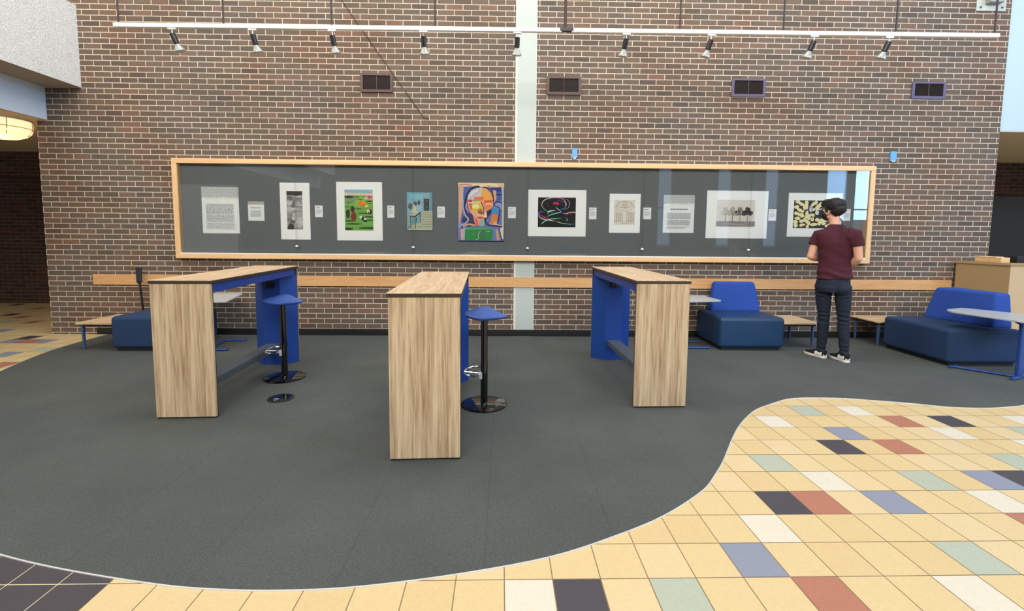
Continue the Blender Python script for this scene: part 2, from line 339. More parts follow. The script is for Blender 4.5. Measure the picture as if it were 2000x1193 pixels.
# corridor to the left
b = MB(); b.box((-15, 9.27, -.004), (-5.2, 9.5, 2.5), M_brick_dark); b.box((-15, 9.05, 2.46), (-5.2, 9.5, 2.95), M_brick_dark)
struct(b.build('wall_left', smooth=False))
b = MB(); b.box((-15, -2, 2.93), (-6.195, 9.5, 3.1), M_ceil); struct(b.build('ceiling', smooth=False))
b = MB(); b.box((-6.21, -3, 2.93), (-6.185, WY, 3.40), M_panelw); struct(b.build('trim_2', smooth=False))
# concrete beam
b = MB(); b.box((-6.33, -3, 3.375), (-5.70, WY, 3.40), M_soffit); b.box((-6.33, -3, 3.36), (-5.70, WY, 4.42), M_conc)
b.f, b.m = b.f[6:], b.m[6:]
# soffit face of the beam gets the brown paint
for fi, f in enumerate(b.f):
    if all(abs(b.v[i][2]-3.36) < 1e-4 for i in f): b.m[fi] = b.mi(M_soffit)
struct(b.build('ceiling', bevel=0, smooth=False)); 
# right end
b = MB(); b.box((6.935, WY+.02, 2.954), (12, WY+.12, 6.2), M_panelb); struct(b.build('trim_3', smooth=False))
b = MB(); b.box((6.935, WY+.02, 2.94), (12, 9.3, 2.953), M_ceil); struct(b.build('ceiling', smooth=False))
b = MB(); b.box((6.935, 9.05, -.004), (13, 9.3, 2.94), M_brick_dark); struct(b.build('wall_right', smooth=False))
b = MB(); b.box((7.6, 8.98, 0), (12.5, 9.05, 2.28), mat('black_door_paint', '#17191a', .5)); d = struct(b.build('door_1', bevel=.004, seg=1))
b = MB(); b.box((10.72, 8.965, 1.5), (10.95, 8.982, 2.05), mat('door_glass_dark', '#07080a', .15)); b.build('pane', d)
b = MB(); b.box((10.66, 8.955, 1.45), (10.72, 8.982, 2.1), mat('door_bead', '#2a2d2d', .4)); b.build('glazing_bead', d)
# rear of the hall with windows, only seen mirrored in the case glass
b = MB()
yb = -6.5; M_rear = mat('rear_wall_paint', '#4a4744', .9)
def wallseg(x0, x1, z0, z1): b.box((x0, yb-.2, z0), (x1, yb, z1), M_rear)
wins = [(6.4, 7.0), (8.9, 9.5), (10.9, 11.5), (13.5, 14.4), (14.7, 15.4)]
wallseg(-11, 16, -.004, 1.0); wallseg(-11, 16, 4.6, 5.2); px_ = -11
for a0, a1 in wins: wallseg(px_, a0, 1.0, 4.6); px_ = a1
wallseg(px_, 16, 1.0, 4.6)
struct(b.build('wall_back', smooth=False))
for k, (a0, a1) in enumerate(wins):
    b = MB(); M_wf = M_alu
    for (x0, x1, z0, z1) in ((a0, a0+.05, 1, 4.6), (a1-.05, a1, 1, 4.6), (a0, a1, 1, 1.06), (a0, a1, 4.54, 4.6), (a0, a1, 2.6, 2.66)): b.box((x0, yb-.12, z0), (x1, yb-.05, z1), M_wf)
    struct(b.build('window_%d' % (k+1), smooth=False))
    area('window_sky_%d' % (k+1), ((a0+a1)/2, yb-.15, 3.3 if k > 2 else 2.8), ((a0+a1)/2, 5, 3.3 if k > 2 else 2.8), a1-a0-.06, 2.2 if k > 2 else 3.4, (8, 8, 10, 45, 90)[k], '#8ec4ff')
# wall rail
b = MB(); z0, z1 = .71, .862
b.box((-5.695, WY-.03, .700), (6.41, WY, .845), M_rail)
tag(b.build('wall_rail', bevel=.004), 'long flat wooden bumper rail fixed along the brick wall below the display case', 'rail')
# ceiling lamp in the corridor
l = empty('ceiling_lamp', (-6.76, 6.45, 2.93)); tag(l, 'round glowing frosted glass ceiling lamp under the corridor ceiling', 'lamp')
b = MB(); b.lathe([(.30, -.02), (.305, 0)], M_alu); b.build('ceiling_ring', l)
b = MB(); b.lathe([(.06, -.265), (.16, -.25), (.24, -.215), (.285, -.17), (.30, -.12), (.30, -.02)], emis('frosted_lamp_glass', '#ffdca8', 1.1)); b.build('glass_shade', l, ang=1.2)
b = MB(); b.tube([(.303*math.cos(a), .303*math.sin(a), -.12) for a in [2*PI*k/40 for k in range(41)]], .004, mat('lamp_wire', '#8c6f57', .5, .5), 6)
for a in (-.6, -1.5, -2.4, .5): b.tube([(.303*math.cos(a), .303*math.sin(a), -.02), (.303*math.cos(a), .303*math.sin(a), -.13), (.25*math.cos(a), .25*math.sin(a), -.215)], .004, b.mats[0], 6)
b.build('wire_cage', l)
ll = bpy.data.lights.new('bulb', 'POINT'); ll.energy = 8; ll.color = lin('#ffc98a')[:3]; ll.shadow_soft_size = .12
lo = bpy.data.objects.new('bulb', ll); C.objects.link(lo); lo.parent = l; lo.location = (0, 0, -.45)

# vents
vd = [(-1.963, -1.524, 3.352, 3.596, 'brown framed wall vent, first from the left above the case', M_ventf), (.567, 1.034, 3.354, 3.592, 'brown framed wall vent just right of the grey pilaster', M_ventf),
      (3.111, 3.579, 3.361, 3.601, 'brown framed wall vent coloured with bluish light, second from the right end', M_ventf2), (5.628, 6.10, 3.368, 3.596, 'brown framed wall vent coloured with bluish light, nearest the right end of the brick wall', M_ventf2)]
for x0, x1, z0, z1, lb, mf in vd:
    t = empty('wall_vent', ((x0+x1)/2, WY, (z0+z1)/2)); tag(t, lb, 'vent', 'vents in the brick wall above the case'); hw, hh = (x1-x0)/2, (z1-z0)/2
    b = MB(); e = .035
    b.box((-hw, -.02, -hh), (hw, 0, -hh+e), mf); b.box((-hw, -.02, hh-e*.7), (hw, 0, hh), mf); b.box((-hw, -.02, -hh+e), (-hw+e, 0, hh-e*.7), mf); b.box((hw-e, -.02, -hh+e), (hw, 0, hh-e*.7), mf)
    b.build('vent_frame', t, smooth=False)
    b = MB(); b.box((-hw+e, -.004, -hh+e), (hw-e, -.001, hh-e*.7), M_ventin)
    for k in range(26): xx = -hw+e+(2*hw-2*e)*(k+.5)/26; b.box((xx-.0022, -.012, -hh+e), (xx+.0022, -.004, hh-e*.7), M_ventin)
    b.build('grille', t, smooth=False)
    b = MB(); b.box((-.003, -.015, -hh+e), (.003, -.004, hh-e*.7), M_ventf); b.build('centre_bar', t, smooth=False)
for x0, x1, z0, z1, lb in ((.93, 1.003, 2.505, 2.636, 'small blue plate on the brick above the case, nearer the pilaster'), (5.393, 5.48, 2.514, 2.647, 'small blue plate on the brick beyond the right end of the case')):
    t = MB(); t.box((x0, WY-.022, z0), (x1, WY, z1), M_bluep); t.box((x0+.02, WY-.026, z0-.012), (x1-.02, WY-.004, z0+.004), M_alu)
    tag(t.build('wall_sensor', bevel=.004), lb, 'sensor', 'blue wall sensors above the case')
# speaker bracket top right
t = empty('wall_bracket', (6.64, WY, 4.70)); tag(t, 'pale grey steel mounting plate bolted high on the brick at the right end', 'bracket')
b = MB(); b.box((-.205, -.012, -.152), (.205, 0, .2), mat('bracket_paint', '#b9bdb2', .5)); b.build('plate', t, bevel=.003)
b = MB(); b.box((-.09, -.09, -.07), (.1, -.012, .16), mat('bracket_paint_grey', '#8f9696', .5)); b.build('mount_arm', t, bevel=.01)
for sx in (-.15, .15):
    b = MB(); b.tube([(sx, -.02, -.105), (sx, -.012, -.105)], .014, mat('bolt', '#3e4444', .4, .6), 10); b.build('bolt', t)
# cable
b = MB(); b.tube([(-2.25, WY-.008, 4.62), (-1.7, WY-.008, 3.845), (-1.116, WY-.008, 3.035), (-1.095, WY-.008, 3.014), (-1.04, WY-.008, 3.010)], .0045, mat('brown_cable', '#2c1a14', .6), 6)
tag(b.build('wall_cable'), 'thin dark cable running diagonally down the brick wall beside the left vent', 'cable')

# ------------------------------------------------------------------ lighting track with spots
TYY = 5.3
def tz(x): return 3.675+(x+4.261)*(3.718-3.675)/9.806
trk = empty('lighting_track', (0, TYY, 0)); tag(trk, 'long white lighting track hung on thin dark rods across the brick wall', 'lighting track')
for (xa, xb) in ((-4.261, .62), (.73, 5.545)):
    b = MB(); b.add([(xa, -.02, tz(xa)-.022), (xb, -.02, tz(xb)-.022), (xb, .02, tz(xb)-.022), (xa, .02, tz(xa)-.022), (xa, -.02, tz(xa)+.022), (xb, -.02, tz(xb)+.022), (xb, .02, tz(xb)+.022), (xa, .02, tz(xa)+.022)],
      [(0,3,2,1),(4,5,6,7),(0,1,5,4),(1,2,6,5),(2,3,7,6),(3,0,4,7)], mat('white_track', '#f2f4f2', .4)); b.build('track_bar', trk, bevel=.004)
b = MB(); b.box((.6, -.024, tz(.68)-.012), (.75, .024, tz(.68)+.026), mat('joint_dark', '#3b3634', .5)); b.build('joint', trk, bevel=.004)
for k, x in enumerate((-4.215, -3.083, -1.909, -.776, .66, 1.937, 3.098, 4.372, 5.498)):
    b = MB(); b.tube([(x, 0, tz(x)+.02), (x, 0, 6.0)], .015 if k == 4 else .0095, mat('hanger_rod', '#33272a', .5), 8); b.build('hanger_rod', trk)
def make_spot():
    t = empty('spotlight')
    b = MB(); b.box((-.045, -.014, -.042), (.045, .014, -.021), M_alu); b.build('track_adapter', t, bevel=.003)
    b = MB(); b.tube([(.0, 0, -.035), (.0, 0, -.095)], .0065, M_chrome, 8); b.tube([(-.02, 0, -.088), (.012, 0, -.088)], .007, M_chrome, 8); b.build('bracket', t)
    b = MB(); b.lathe([(.024, -.185), (.029, -.18), (.029, -.082), (.024, -.078)], mat('spot_body', '#17181f', .3, coat=.3), seg=20)
    for k in range(4): zz = -.17+.02*k; b.lathe([(.0295, zz-.002), (.0305, zz), (.0295, zz+.002)], b.mats[0], seg=20)
    b.build('lamp_holder', t)
    b = MB(); b.lathe([(.022, -.190), (.026, -.202), (.045, -.235), (.056, -.256), (.056, -.262), (.048, -.268), (.02, -.272)][::-1], mat('bulb_glass', '#b4b9b5', .2, .3, coat=.5), seg=24); b.build('reflector_bulb', t, ang=1.0)
    return t
proto = make_spot()
spots = [(-3.640, 16), (-2.77, 10), (-1.905, 7), (-.905, 2), (.13, -2), (1.34, -8), (2.29, -14), (3.45, -16), (4.30, -17)]
sl = ['chrome and black track spotlight, first from the left end of the track', 'black track spotlight between the second and third hanging rods from the left', 'black track spotlight hanging right beside the third rod from the left',
      'upright black track spotlight just left of the pilaster, above the coloured face painting', 'black track spotlight hanging in front of the grey pilaster', 'black track spotlight right of the dark track joint',
      'tilted black track spotlight between the sixth and seventh rods', 'tilted black track spotlight between the seventh and eighth rods', 'tilted black track spotlight nearest the right end of the track']
for k, ((x, ti), lb) in enumerate(zip(spots, sl)):
    o = proto if k == 0 else copy_tree(proto)
    o.location = (x, TYY, tz(x)); tag(o, lb, 'spotlight', 'spotlights on the lighting track')
    for ch in o.children:
        if ch.name.split('.')[0] in ('lamp_holder', 'reflector_bulb'):
            R = Matrix.Rotation(math.radians(-ti), 4, 'Y') @ Matrix.Rotation(math.radians(14), 4, 'X'); pv = Vector((0, 0, -.085))
            ch.matrix_local = Matrix.Translation(pv) @ R @ Matrix.Translation(-pv)

# ------------------------------------------------------------------ display case
CX0, CX1, CZ0, CZ1 = -4.495, 5.143, 1.079, 2.430; FYF = 6.387
dc = empty('display_case', ((CX0+CX1)/2, WY, CZ0)); off = Vector(dc.location)
tag(dc, 'very long maple framed glass display case lined with charcoal fabric on the brick wall', 'display case')
def L3(p): return (p[0]-off.x, p[1]-off.y, p[2]-off.z)
def lbox(mb, a, b_, m): mb.box(L3(a), L3(b_), m)
b = MB(); fw = .066
lbox(b, (CX0, FYF, CZ1-fw), (CX1, WY, CZ1), M_maple); lbox(b, (CX0, FYF, CZ0), (CX1, WY, CZ0+fw), M_maple)
lbox(b, (CX0, FYF+.0005, CZ0+fw), (CX0+fw, WY, CZ1-fw), M_maplez); lbox(b, (CX1-fw, FYF+.0005, CZ0+fw), (CX1, WY, CZ1-fw), M_maplez)
b.build('frame', dc, bevel=.003, seg=1)
b = MB(); lbox(b, (CX0+fw, 6.465, CZ0+fw), (CX1-fw, 6.486, CZ1-fw), M_fabric); b.build('backing_board', dc, smooth=False)
b = MB(); lbox(b, (CX0+fw, 6.388, CZ0+fw), (CX1-fw, 6.464, CZ0+fw+.012), mat('white_sill', '#e9e9e6', .4)); b.build('sill_track', dc, smooth=False)
bx = [CX0+fw, -2.85, -1.255, .325, 1.925, 3.42, CX1-fw]
for k in range(6):
    b = MB(); yy = 6.402 if k % 2 else 6.408
    lbox(b, (bx[k]-(.012 if k else 0), yy, CZ0+fw+.012), (bx[k+1]+(.012 if k < 5 else 0), yy+.004, CZ1-fw), M_glass); b.build('glass_pane', dc, smooth=False)
for x in bx[1:-1]:
    b = MB(); b.tube([L3((x, 6.392, 1.262)), L3((x, 6.402, 1.262))], .011, M_white, 12); lbox(b, (x-.018, 6.394, 1.25), (x+.018, 6.401, 1.262), M_white); b.build('lock', dc)

# ------------------------------------------------------------------ art and papers
SY = 6.4645
acache = {}
def am(col, rough=.75):
    if col not in acache: acache[col] = mat('ink_'+col.lstrip('#'), col, rough)
    return acache[col]
class Art:
    """flat picture drawn with raised paint polygons; crop coordinates (u,v) are mapped on the rectangle x0..x1, z1..z0"""
    def __init__(s, rect, crop, y): s.r = rect; s.c = crop; s.y = y; s.k = 0; s.mb = MB()
    def P(s, u, v):
        x0, z0, x1, z1 = s.r; a, b_, c, d = s.c
        u = min(max(u, a), c); v = min(max(v, b_), d)
        return (x0+(u-a)/(c-a)*(x1-x0), s.y-s.k*.00012, z1-(v-b_)/(d-b_)*(z1-z0))
    def base(s, col, th=.001):
        x0, z0, x1, z1 = s.r; s.mb.box((x0, s.y, z0), (x1, s.y+th, z1), am(col))
    def poly(s, col, pts):
        s.k += 1; s.mb.face([s.P(*p) for p in pts], am(col))
    def rect(s, col, a, b_, c, d): s.poly(col, [(a, b_), (c, b_), (c, d), (a, d)])
    def blob(s, col, cx, cy, rx, ry, n=14, j=.12, rot=0):
        r = random.Random(int(cx*7+cy*13)); pts = []
        for k in range(n):
            t = 2*PI*k/n; q = 1+(r.random()*2-1)*j; dx, dy = rx*q*math.cos(t), ry*q*math.sin(t)
            pts.append((cx+dx*math.cos(rot)-dy*math.sin(rot), cy+dx*math.sin(rot)+dy*math.cos(rot)))
        s.poly(col, pts)
    def stroke(s, col, w_, pts, smooth=True, taper=False):
        s.k += 1
        if smooth and len(pts) > 2: pts = catmull([Vector(p) for p in pts], 5)
        pts = [Vector(p) for p in pts]; n = len(pts); L_, R_ = [], []
        for i, p in enumerate(pts):
            d = (pts[min(i+1, n-1)]-pts[max(i-1, 0)]); d = d.normalized() if d.length > 0 else Vector((1, 0)); nn = Vector((-d.y, d.x))*w_/2
            if taper: nn *= max(.15, math.sin(PI*(i+.3)/(n-.4)))
            L_.append(p+nn); R_.append(p-nn)
        for i in range(n-1): s.mb.face([s.P(*L_[i]), s.P(*L_[i+1]), s.P(*R_[i+1]), s.P(*R_[i])], am(col))
    def done(s, name, parent=None):
        s.mb.norecalc = False; return s.mb.build(name, parent, smooth=False)

def paper(rect, label, style):
    x0, z0, x1, z1 = rect; t = Art(rect, (0, 0, 100, 100), SY-.0015); t.base('#eaf0f2' if style != 'card' else '#eef2f6', .0015); r = random.Random(int(x0*1000))
    if style == 'card':
        nm = 'caption_card'; y = 14
        t.rect('#7d828c', 14, 13, 66, 17); t.rect('#b4bac4', 14, 21, 50, 24)
        for k in range(5): t.rect('#a9b0bd', 14, 36+k*8, 84 if k < 4 else 60, 39.5+k*8)
    else:
        nm = 'text_panel'; top = {'big': 24, 'small': 16, 'mid': 24}[style]
        t.rect('#b7bfc2' if style != 'small' else '#b2b5b6', 0, 0, 100, top)
        if style != 'small':
            for a in range(7):
                for c in range(4): t.blob('#c5cccd', 8+a*14+(c % 2)*6, 3+c*6, 4, 1.6, 8, .3)
            for k in range(16):
                x = 4+k*6; h = r.uniform(2, 4.5); t.poly('#f4f6f6', [(x, top+1.5), (x+r.uniform(1, 3), top-h), (x+4.4, top-h*r.random()), (x+4.8, top+1.5)])
                if r.random() < .6: t.blob('#7f878a', x+2.2, top-1, .9, .9, 6, .3)
        if style == 'big': rows = [(12, 86, 37+2.55*k, .8) for k in range(9)]+[(13, 88, 61+2.6*k, .8) for k in range(6)]+[(14, 90 if k != 3 else 84, 78+2.6*k, .8) for k in range(5)]
        elif style == 'small': rows = [(16, 82, 33, 3)]+[(16, 82, 46+5*k, 1.6) for k in range(7)]
        else: rows = [(22, 78, 37.5, 2.2)]+[(12, 88, 48+2.8*k, .9) for k in range(6)]+[(12, 86, 67+2.8*k, .9) for k in range(5)]+[(12, 84, 84, .9), (12, 70, 87, .9)]
        for a, c, y, h in rows:
            x = a
            while x < c:
                w_ = r.uniform(3, 9) if h < 2 else r.uniform(8, 14); e = min(x+w_, c); t.rect('#9aa3a8' if h < 2 else '#8c9296', x, y-h*.6, e, y+h*.6); x = e+1.4
    tag(t.done(nm), label, 'paper', 'caption cards in the display case' if style == 'card' else None)

paper((-4.187+.03, 1.424, -3.652, 2.059), 'largest white text panel with a grey header, at the left end of the display case', 'big')
paper((-3.53, 1.602, -3.31, 1.865), 'small square white notice with a grey band, beside the largest text panel', 'small')
paper((2.225, 1.487, 2.66, 2.014), 'white text panel with a grey header between the arch drawing and the tree print', 'mid')
for r_, lb in (((-2.615, 1.659, -2.508, 1.819), 'tiny white caption card right of the tall black and white print'), ((-1.62, 1.661, -1.524, 1.828), 'tiny white caption card between the green field picture and the small blue room painting'),
  ((-.93, 1.668, -.825, 1.821), 'tiny white caption card between the small blue room painting and the bright face painting'), ((.053, 1.67, .16, 1.824), 'tiny white caption card between the bright face painting and the light trail print'),
  ((1.184, 1.666, 1.287, 1.828), 'tiny white caption card right of the black light trail print'), ((1.942, 1.673, 2.054, 1.835), 'tiny white caption card between the arch drawing and the text panel'),
  ((3.713, 1.669, 3.823, 1.831), 'tiny white caption card between the tree print and the yellow pattern print'), ((4.765, 1.678, 4.878, 1.841), 'tiny white caption card at the right end of the case, behind the standing person')):
    paper(r_, lb, 'card')

def matted(name, label, outer, inner):
    """white mat board with bevelled window, returns parent empty"""
    x0, z0, x1, z1 = outer; a0, c0, a1, c1 = inner
    t = empty(name, ((x0+x1)/2, SY, z0)); tag(t, label, 'artwork', None)
    o = Vector(t.location); b = MB(); ya, yb_ = -.006, -.0005
    def bb(p, q): b.box((p[0]-o.x, ya, p[1]-o.z), (q[0]-o.x, yb_, q[1]-o.z), M_white)
    bb((x0, z0), (x1, c0)); bb((x0, c1), (x1, z1)); bb((x0, c0), (a0, c1)); bb((a1, c0), (x1, c1))
    b.build('mat_board', t, smooth=False); return t
def attach(art, name, t):
    ob = art.done(name, t); o = Vector(t.location)
    for v in ob.data.vertices: v.co -= o
    return ob

# 1 black and white rocks
inn = (-2.998, 1.486, -2.782, 2.012); t = matted('matted_print', 'tall narrow black and white print in a wide white mat', (-3.097+.01, 1.348, -2.681, 2.125), inn)
A = Art(inn, (205, 255, 495, 915), SY-.003); A.base('#9a9c9c')
A.rect('#3b3c3d', 205, 255, 495, 340)
for cx, cy, rx, ry, c in ((260,375,60,35,'#6a6c6c'),(440,350,60,14,'#c9cccc'),(400,400,80,45,'#8b8d8d'),(260,455,60,45,'#c6c8c8'),(330,480,30,50,'#6f7171'),(420,480,60,40,'#a9abab'),(250,560,50,50,'#bcbebe'),
  (380,520,110,16,'#77797a'),(330,560,60,14,'#d4d6d6'),(440,570,60,40,'#b2b4b4'),(300,650,80,50,'#8e9090'),(430,680,80,70,'#aaadad'),(330,710,32,60,'#cdcfcf'),(250,745,50,30,'#7b7d7d'),(310,780,50,26,'#606262'),(430,800,90,90,'#bfc3c2'),(270,880,70,70,'#3d3e3f'),(360,850,40,50,'#a0a3a3')):
    A.blob(c, cx, cy, rx, ry, 14, .2)
for p in ([(210,340),(300,330),(380,345),(490,325)], [(220,600),(300,590),(380,520),(490,500)], [(400,420),(420,470),(415,500)], [(380,720),(440,710),(490,720)], [(240,640),(300,610),(340,640),(400,625)], [(380,800),(430,790),(490,800)]): A.stroke('#dfe1e1', 7, p)
for p in ([(330,400),(345,450),(320,500),(250,520)], [(250,700),(300,680),(340,690),(350,760)], [(470,540),(450,590),(400,600)], [(215,440),(270,420),(330,400)]): A.stroke('#4c4e4f', 8, p, taper=True)
attach(A, 'print', t)
# 2 green field
inn = (-2.205, 1.480, -1.815, 2.040); t = matted('matted_print', 'white matted picture of a bright green field with an orange bush and a brown animal', (-2.325+.01, 1.342, -1.687, 2.145), inn)
A = Art(inn, (1205, 215, 1710, 935), SY-.003); A.base('#6fae52')
A.rect('#8cc0dc', 1205, 215, 1710, 290); A.rect('#e6dcbc', 1205, 270, 1710, 325)
for k in range(13): A.stroke('#7a8c72', 6, [(1225+k*38, 235+(k*37 % 30)), (1228+k*38, 330)], False)
A.rect('#5a8c48', 1205, 320, 1710, 352); A.blob('#2c3326', 1280, 345, 75, 26, 12, .25); A.poly('#7f9a78', [(1205,380),(1400,350),(1480,380),(1380,430),(1205,450)])
A.poly('#8bbf52', [(1480,330),(1710,360),(1710,470),(1430,520),(1340,480)]); A.poly('#e7c3c6', [(1548,365),(1635,300),(1700,330),(1710,375),(1620,385)]); A.blob('#cf5a78', 1650, 345, 45, 30, 10, .2)
for u, v, rx, ry in ((1280,442,45,7),(1255,518,50,8),(1440,552,70,9),(1530,628,90,11),(1640,690,90,16),(1655,455,60,7),(1360,818,160,14),(1290,765,90,16),(1620,890,150,22),(1260,905,80,30),(1650,750,80,10),(1650,415,70,18),(1480,385,50,8)): A.blob('#2a3c24', u, v, rx, ry*.72, 12, .25)
for u, v, rx, ry in ((1330,480,60,20),(1560,520,120,14),(1440,590,60,12),(1600,585,90,12),(1480,700,50,14),(1400,850,120,14),(1600,820,100,16)): A.blob('#7fb857', u, v, rx, ry, 12, .25)
A.blob('#e9762f', 1510, 452, 66, 52, 14, .16); A.blob('#f0954a', 1530, 440, 30, 30, 9, .2); A.blob('#dfe07a', 1600, 505, 40, 20, 8, .3); A.blob('#2b3a22', 1265, 640, 38, 78); A.blob('#a09672', 1318, 640, 26, 70); A.blob('#7a3a22', 1360, 690, 46, 84); A.blob('#4a3328', 1345, 560, 34, 50)
A.blob('#3a2a22', 1340, 530, 24, 26); A.blob('#3c2a22', 1640, 600, 55, 44); A.blob('#f0ddc8', 1622, 595, 30, 34); A.blob('#7a2a22', 1625, 612, 14, 14); A.blob('#e7efe6', 1490, 700, 24, 26); A.blob('#1e2320', 1530, 725, 30, 34); A.blob('#dfe6e0', 1565, 735, 24, 22); A.blob('#26302a', 1570, 765, 30, 20); A.stroke('#8b4a2c', 16, [(1330,740),(1350,770),(1390,760)])
attach(A, 'picture', t)
# 3 blue room painting (unframed canvas)
R3 = (-1.345, 1.492, -.995, 2.010); t = empty('canvas_painting', ((R3[0]+R3[2])/2, SY, R3[1])); tag(t, 'small unframed blue painting of a room with a table and a dark door', 'artwork')
A = Art(R3, (80, 270, 515, 910), SY-.018); A.base('#7fb0bd', .018)
A.rect('#79b3c6', 80, 270, 515, 420); A.rect('#86c3d4', 130, 300, 330, 380); A.poly('#8eb4c8', [(80,400),(340,400),(340,600),(80,620)]); A.rect('#9dbcd6', 240, 480, 340, 590); A.rect('#8ab6c6', 340, 280, 515, 580); A.rect('#6f9db0', 470, 280, 515, 580)
A.stroke('#a8d4e2', 5, [(333,275),(333,400)], False); A.rect('#3b4a4c', 366, 374, 462, 578); A.blob('#5e5246', 415, 420, 25, 35); A.blob('#56625c', 418, 520, 22, 34); A.poly('#b8bfa8', [(340,580),(515,580),(515,910),(90,910),(160,820),(280,800)])
A.poly('#8fb0b0', [(80,620),(140,640),(130,880),(90,910),(80,910)]); A.blob('#5d6660', 138, 505, 38, 56); A.blob('#585a5c', 222, 460, 30, 38); A.blob('#4f4f55', 285, 445, 22, 38); A.poly('#d3d6bd', [(200,460),(232,520),(240,600),(220,660),(165,655),(170,560)])
A.poly('#c4c6a8', [(110,660),(240,580),(310,600),(200,670)]); A.stroke('#221d1e', 16, [(130,668),(215,680),(310,605)], False)
for p in ([(140,680),(145,885)], [(218,684),(222,885)], [(302,612),(305,790)], [(240,690),(246,780)]): A.stroke('#2a2527', 11, p, False)
A.stroke('#6d8d8c', 14, [(140,800),(180,760),(200,740)]); A.stroke('#47585a', 10, [(90,885),(130,845)])
r = random.Random(5)
for row, (xa, xb) in enumerate(((340,500),(330,500),(335,500),(325,500),(325,500),(330,490),(250,480))):
    y = 605+row*41; x = xa
    while x < xb: w_ = r.uniform(14, 40); A.stroke('#5c6658', 4.5, [(x, y), (x+w_*.3, y-8+r.uniform(-5, 5)), (x+w_*.6, y+6), (x+w_*.9, y-3)]); x += w_+12
for v in A.mb.v: pass
attach(A, 'canvas', t)
# 4 face painting
R4 = (-.640, 1.352, -.004, 2.148); t = empty('canvas_painting', ((R4[0]+R4[2])/2, SY, R4[1])); tag(t, 'large bright abstract painting of a bald face above a green shirt', 'artwork')
A = Art(R4, (945, 100, 1730, 1095), SY-.030); A.base('#7f8fc4', .030)
A.rect('#e8cfa4', 945, 100, 1730, 170); A.rect('#6a78b8', 1000, 170, 1720, 900); A.poly('#5567b0', [(1030,170),(1250,160),(1120,260),(1060,420),(1030,400)])
A.poly('#e8b184', [(955,140),(1010,130),(1015,560),(960,860)]); A.stroke('#b8c6dc', 26, [(1030,180),(1020,330),(1035,560)]); A.stroke('#d86a8c', 14, [(970,140),(1080,130),(1180,150)]); A.stroke('#f3ead0', 24, [(1200,130),(1360,140),(1500,120),(1620,140)]); A.stroke('#c9603f', 10, [(1440,150),(1560,190),(1680,160)])
A.poly('#2c3a8c', [(1480,185),(1690,180),(1690,260),(1560,250)]); A.poly('#4a64b0', [(1560,230),(1690,260),(1690,400),(1600,400)]); A.stroke('#1d1b3c', 18, [(1560,290),(1640,300),(1690,290)]); A.poly('#efb27a', [(1545,220),(1590,230),(1600,370),(1560,430),(1530,380)]); A.stroke('#d9c6a6', 30, [(1700,130),(1712,500),(1705,860)]); A.stroke('#a9c4cc', 18, [(1690,200),(1722,500),(1722,900)])
A.poly('#453a66', [(1060,600),(1190,640),(1240,800),(1130,860),(1000,760)]); A.poly('#8fa2d6', [(1560,440),(1680,430),(1690,560),(1560,520)]); A.stroke('#2c2750', 18, [(1690,440),(1610,420),(1560,480),(1660,540),(1640,680),(1630,780)])
A.poly('#3f9ad8', [(1530,520),(1640,540),(1640,630),(1525,620)]); A.poly('#e08a4a', [(1525,625),(1630,635),(1610,770),(1490,790)]); A.poly('#f2b84e', [(1545,770),(1610,760),(1600,810),(1550,810)])
# head
A.poly('#cfd3dc', [(1100,420),(1120,300),(1180,220),(1270,185),(1345,180),(1345,400),(1110,400)]); A.poly('#f0b458', [(1345,180),(1430,200),(1500,270),(1535,380),(1520,400),(1340,410)]); A.stroke('#e9ecec', 20, [(1130,340),(1200,260),(1290,230)]); A.stroke('#b9a7b0', 12, [(1150,360),(1250,300),(1320,220)])
A.poly('#eeb08a', [(1110,400),(1530,400),(1545,480),(1500,560),(1430,640),(1390,840),(1240,830),(1200,660),(1130,560)])
A.poly('#dcc74e', [(1180,420),(1330,410),(1350,560),(1230,600),(1170,540)]); A.blob('#efe9b0', 1245, 500, 62, 42); A.poly('#f07a4a', [(1230,340),(1380,330),(1380,400),(1200,395)]); A.poly('#c83a4a', [(1120,385),(1180,385),(1180,430),(1120,430)]); A.stroke('#9aa79a', 24, [(1180,400),(1320,400)], False); A.stroke('#f3e3d0', 14, [(1120,440),(1330,430)], False); A.poly('#e4603f', [(1380,400),(1525,390),(1520,430),(1390,450)]); A.poly('#ef8f5c', [(1380,460),(1520,440),(1510,540),(1400,560)]); A.stroke('#f5d9bc', 20, [(1420,470),(1470,450),(1510,470)]); A.poly('#e0704a', [(1130,450),(1180,450),(1190,560),(1150,560)])
A.poly('#b56a34', [(1270,570),(1330,540),(1385,610),(1330,620)]); A.poly('#f3e8c6', [(1390,560),(1440,620),(1440,690),(1380,690),(1400,640)]); A.blob('#d9c8b0', 1310, 655, 60, 20); A.blob('#d94a44', 1325, 697, 62, 17, 12, .08); A.stroke('#e3a7c0', 18, [(1215,640),(1250,740),(1260,820)])
A.poly('#98b8b4', [(1310,730),(1390,720),(1400,840),(1320,850)]); A.poly('#3c2d5c', [(1430,580),(1515,540),(1510,620),(1440,700),(1400,760),(1385,700),(1440,690)]); A.poly('#e86f6a', [(1225,690),(1270,720),(1310,830),(1245,825)])
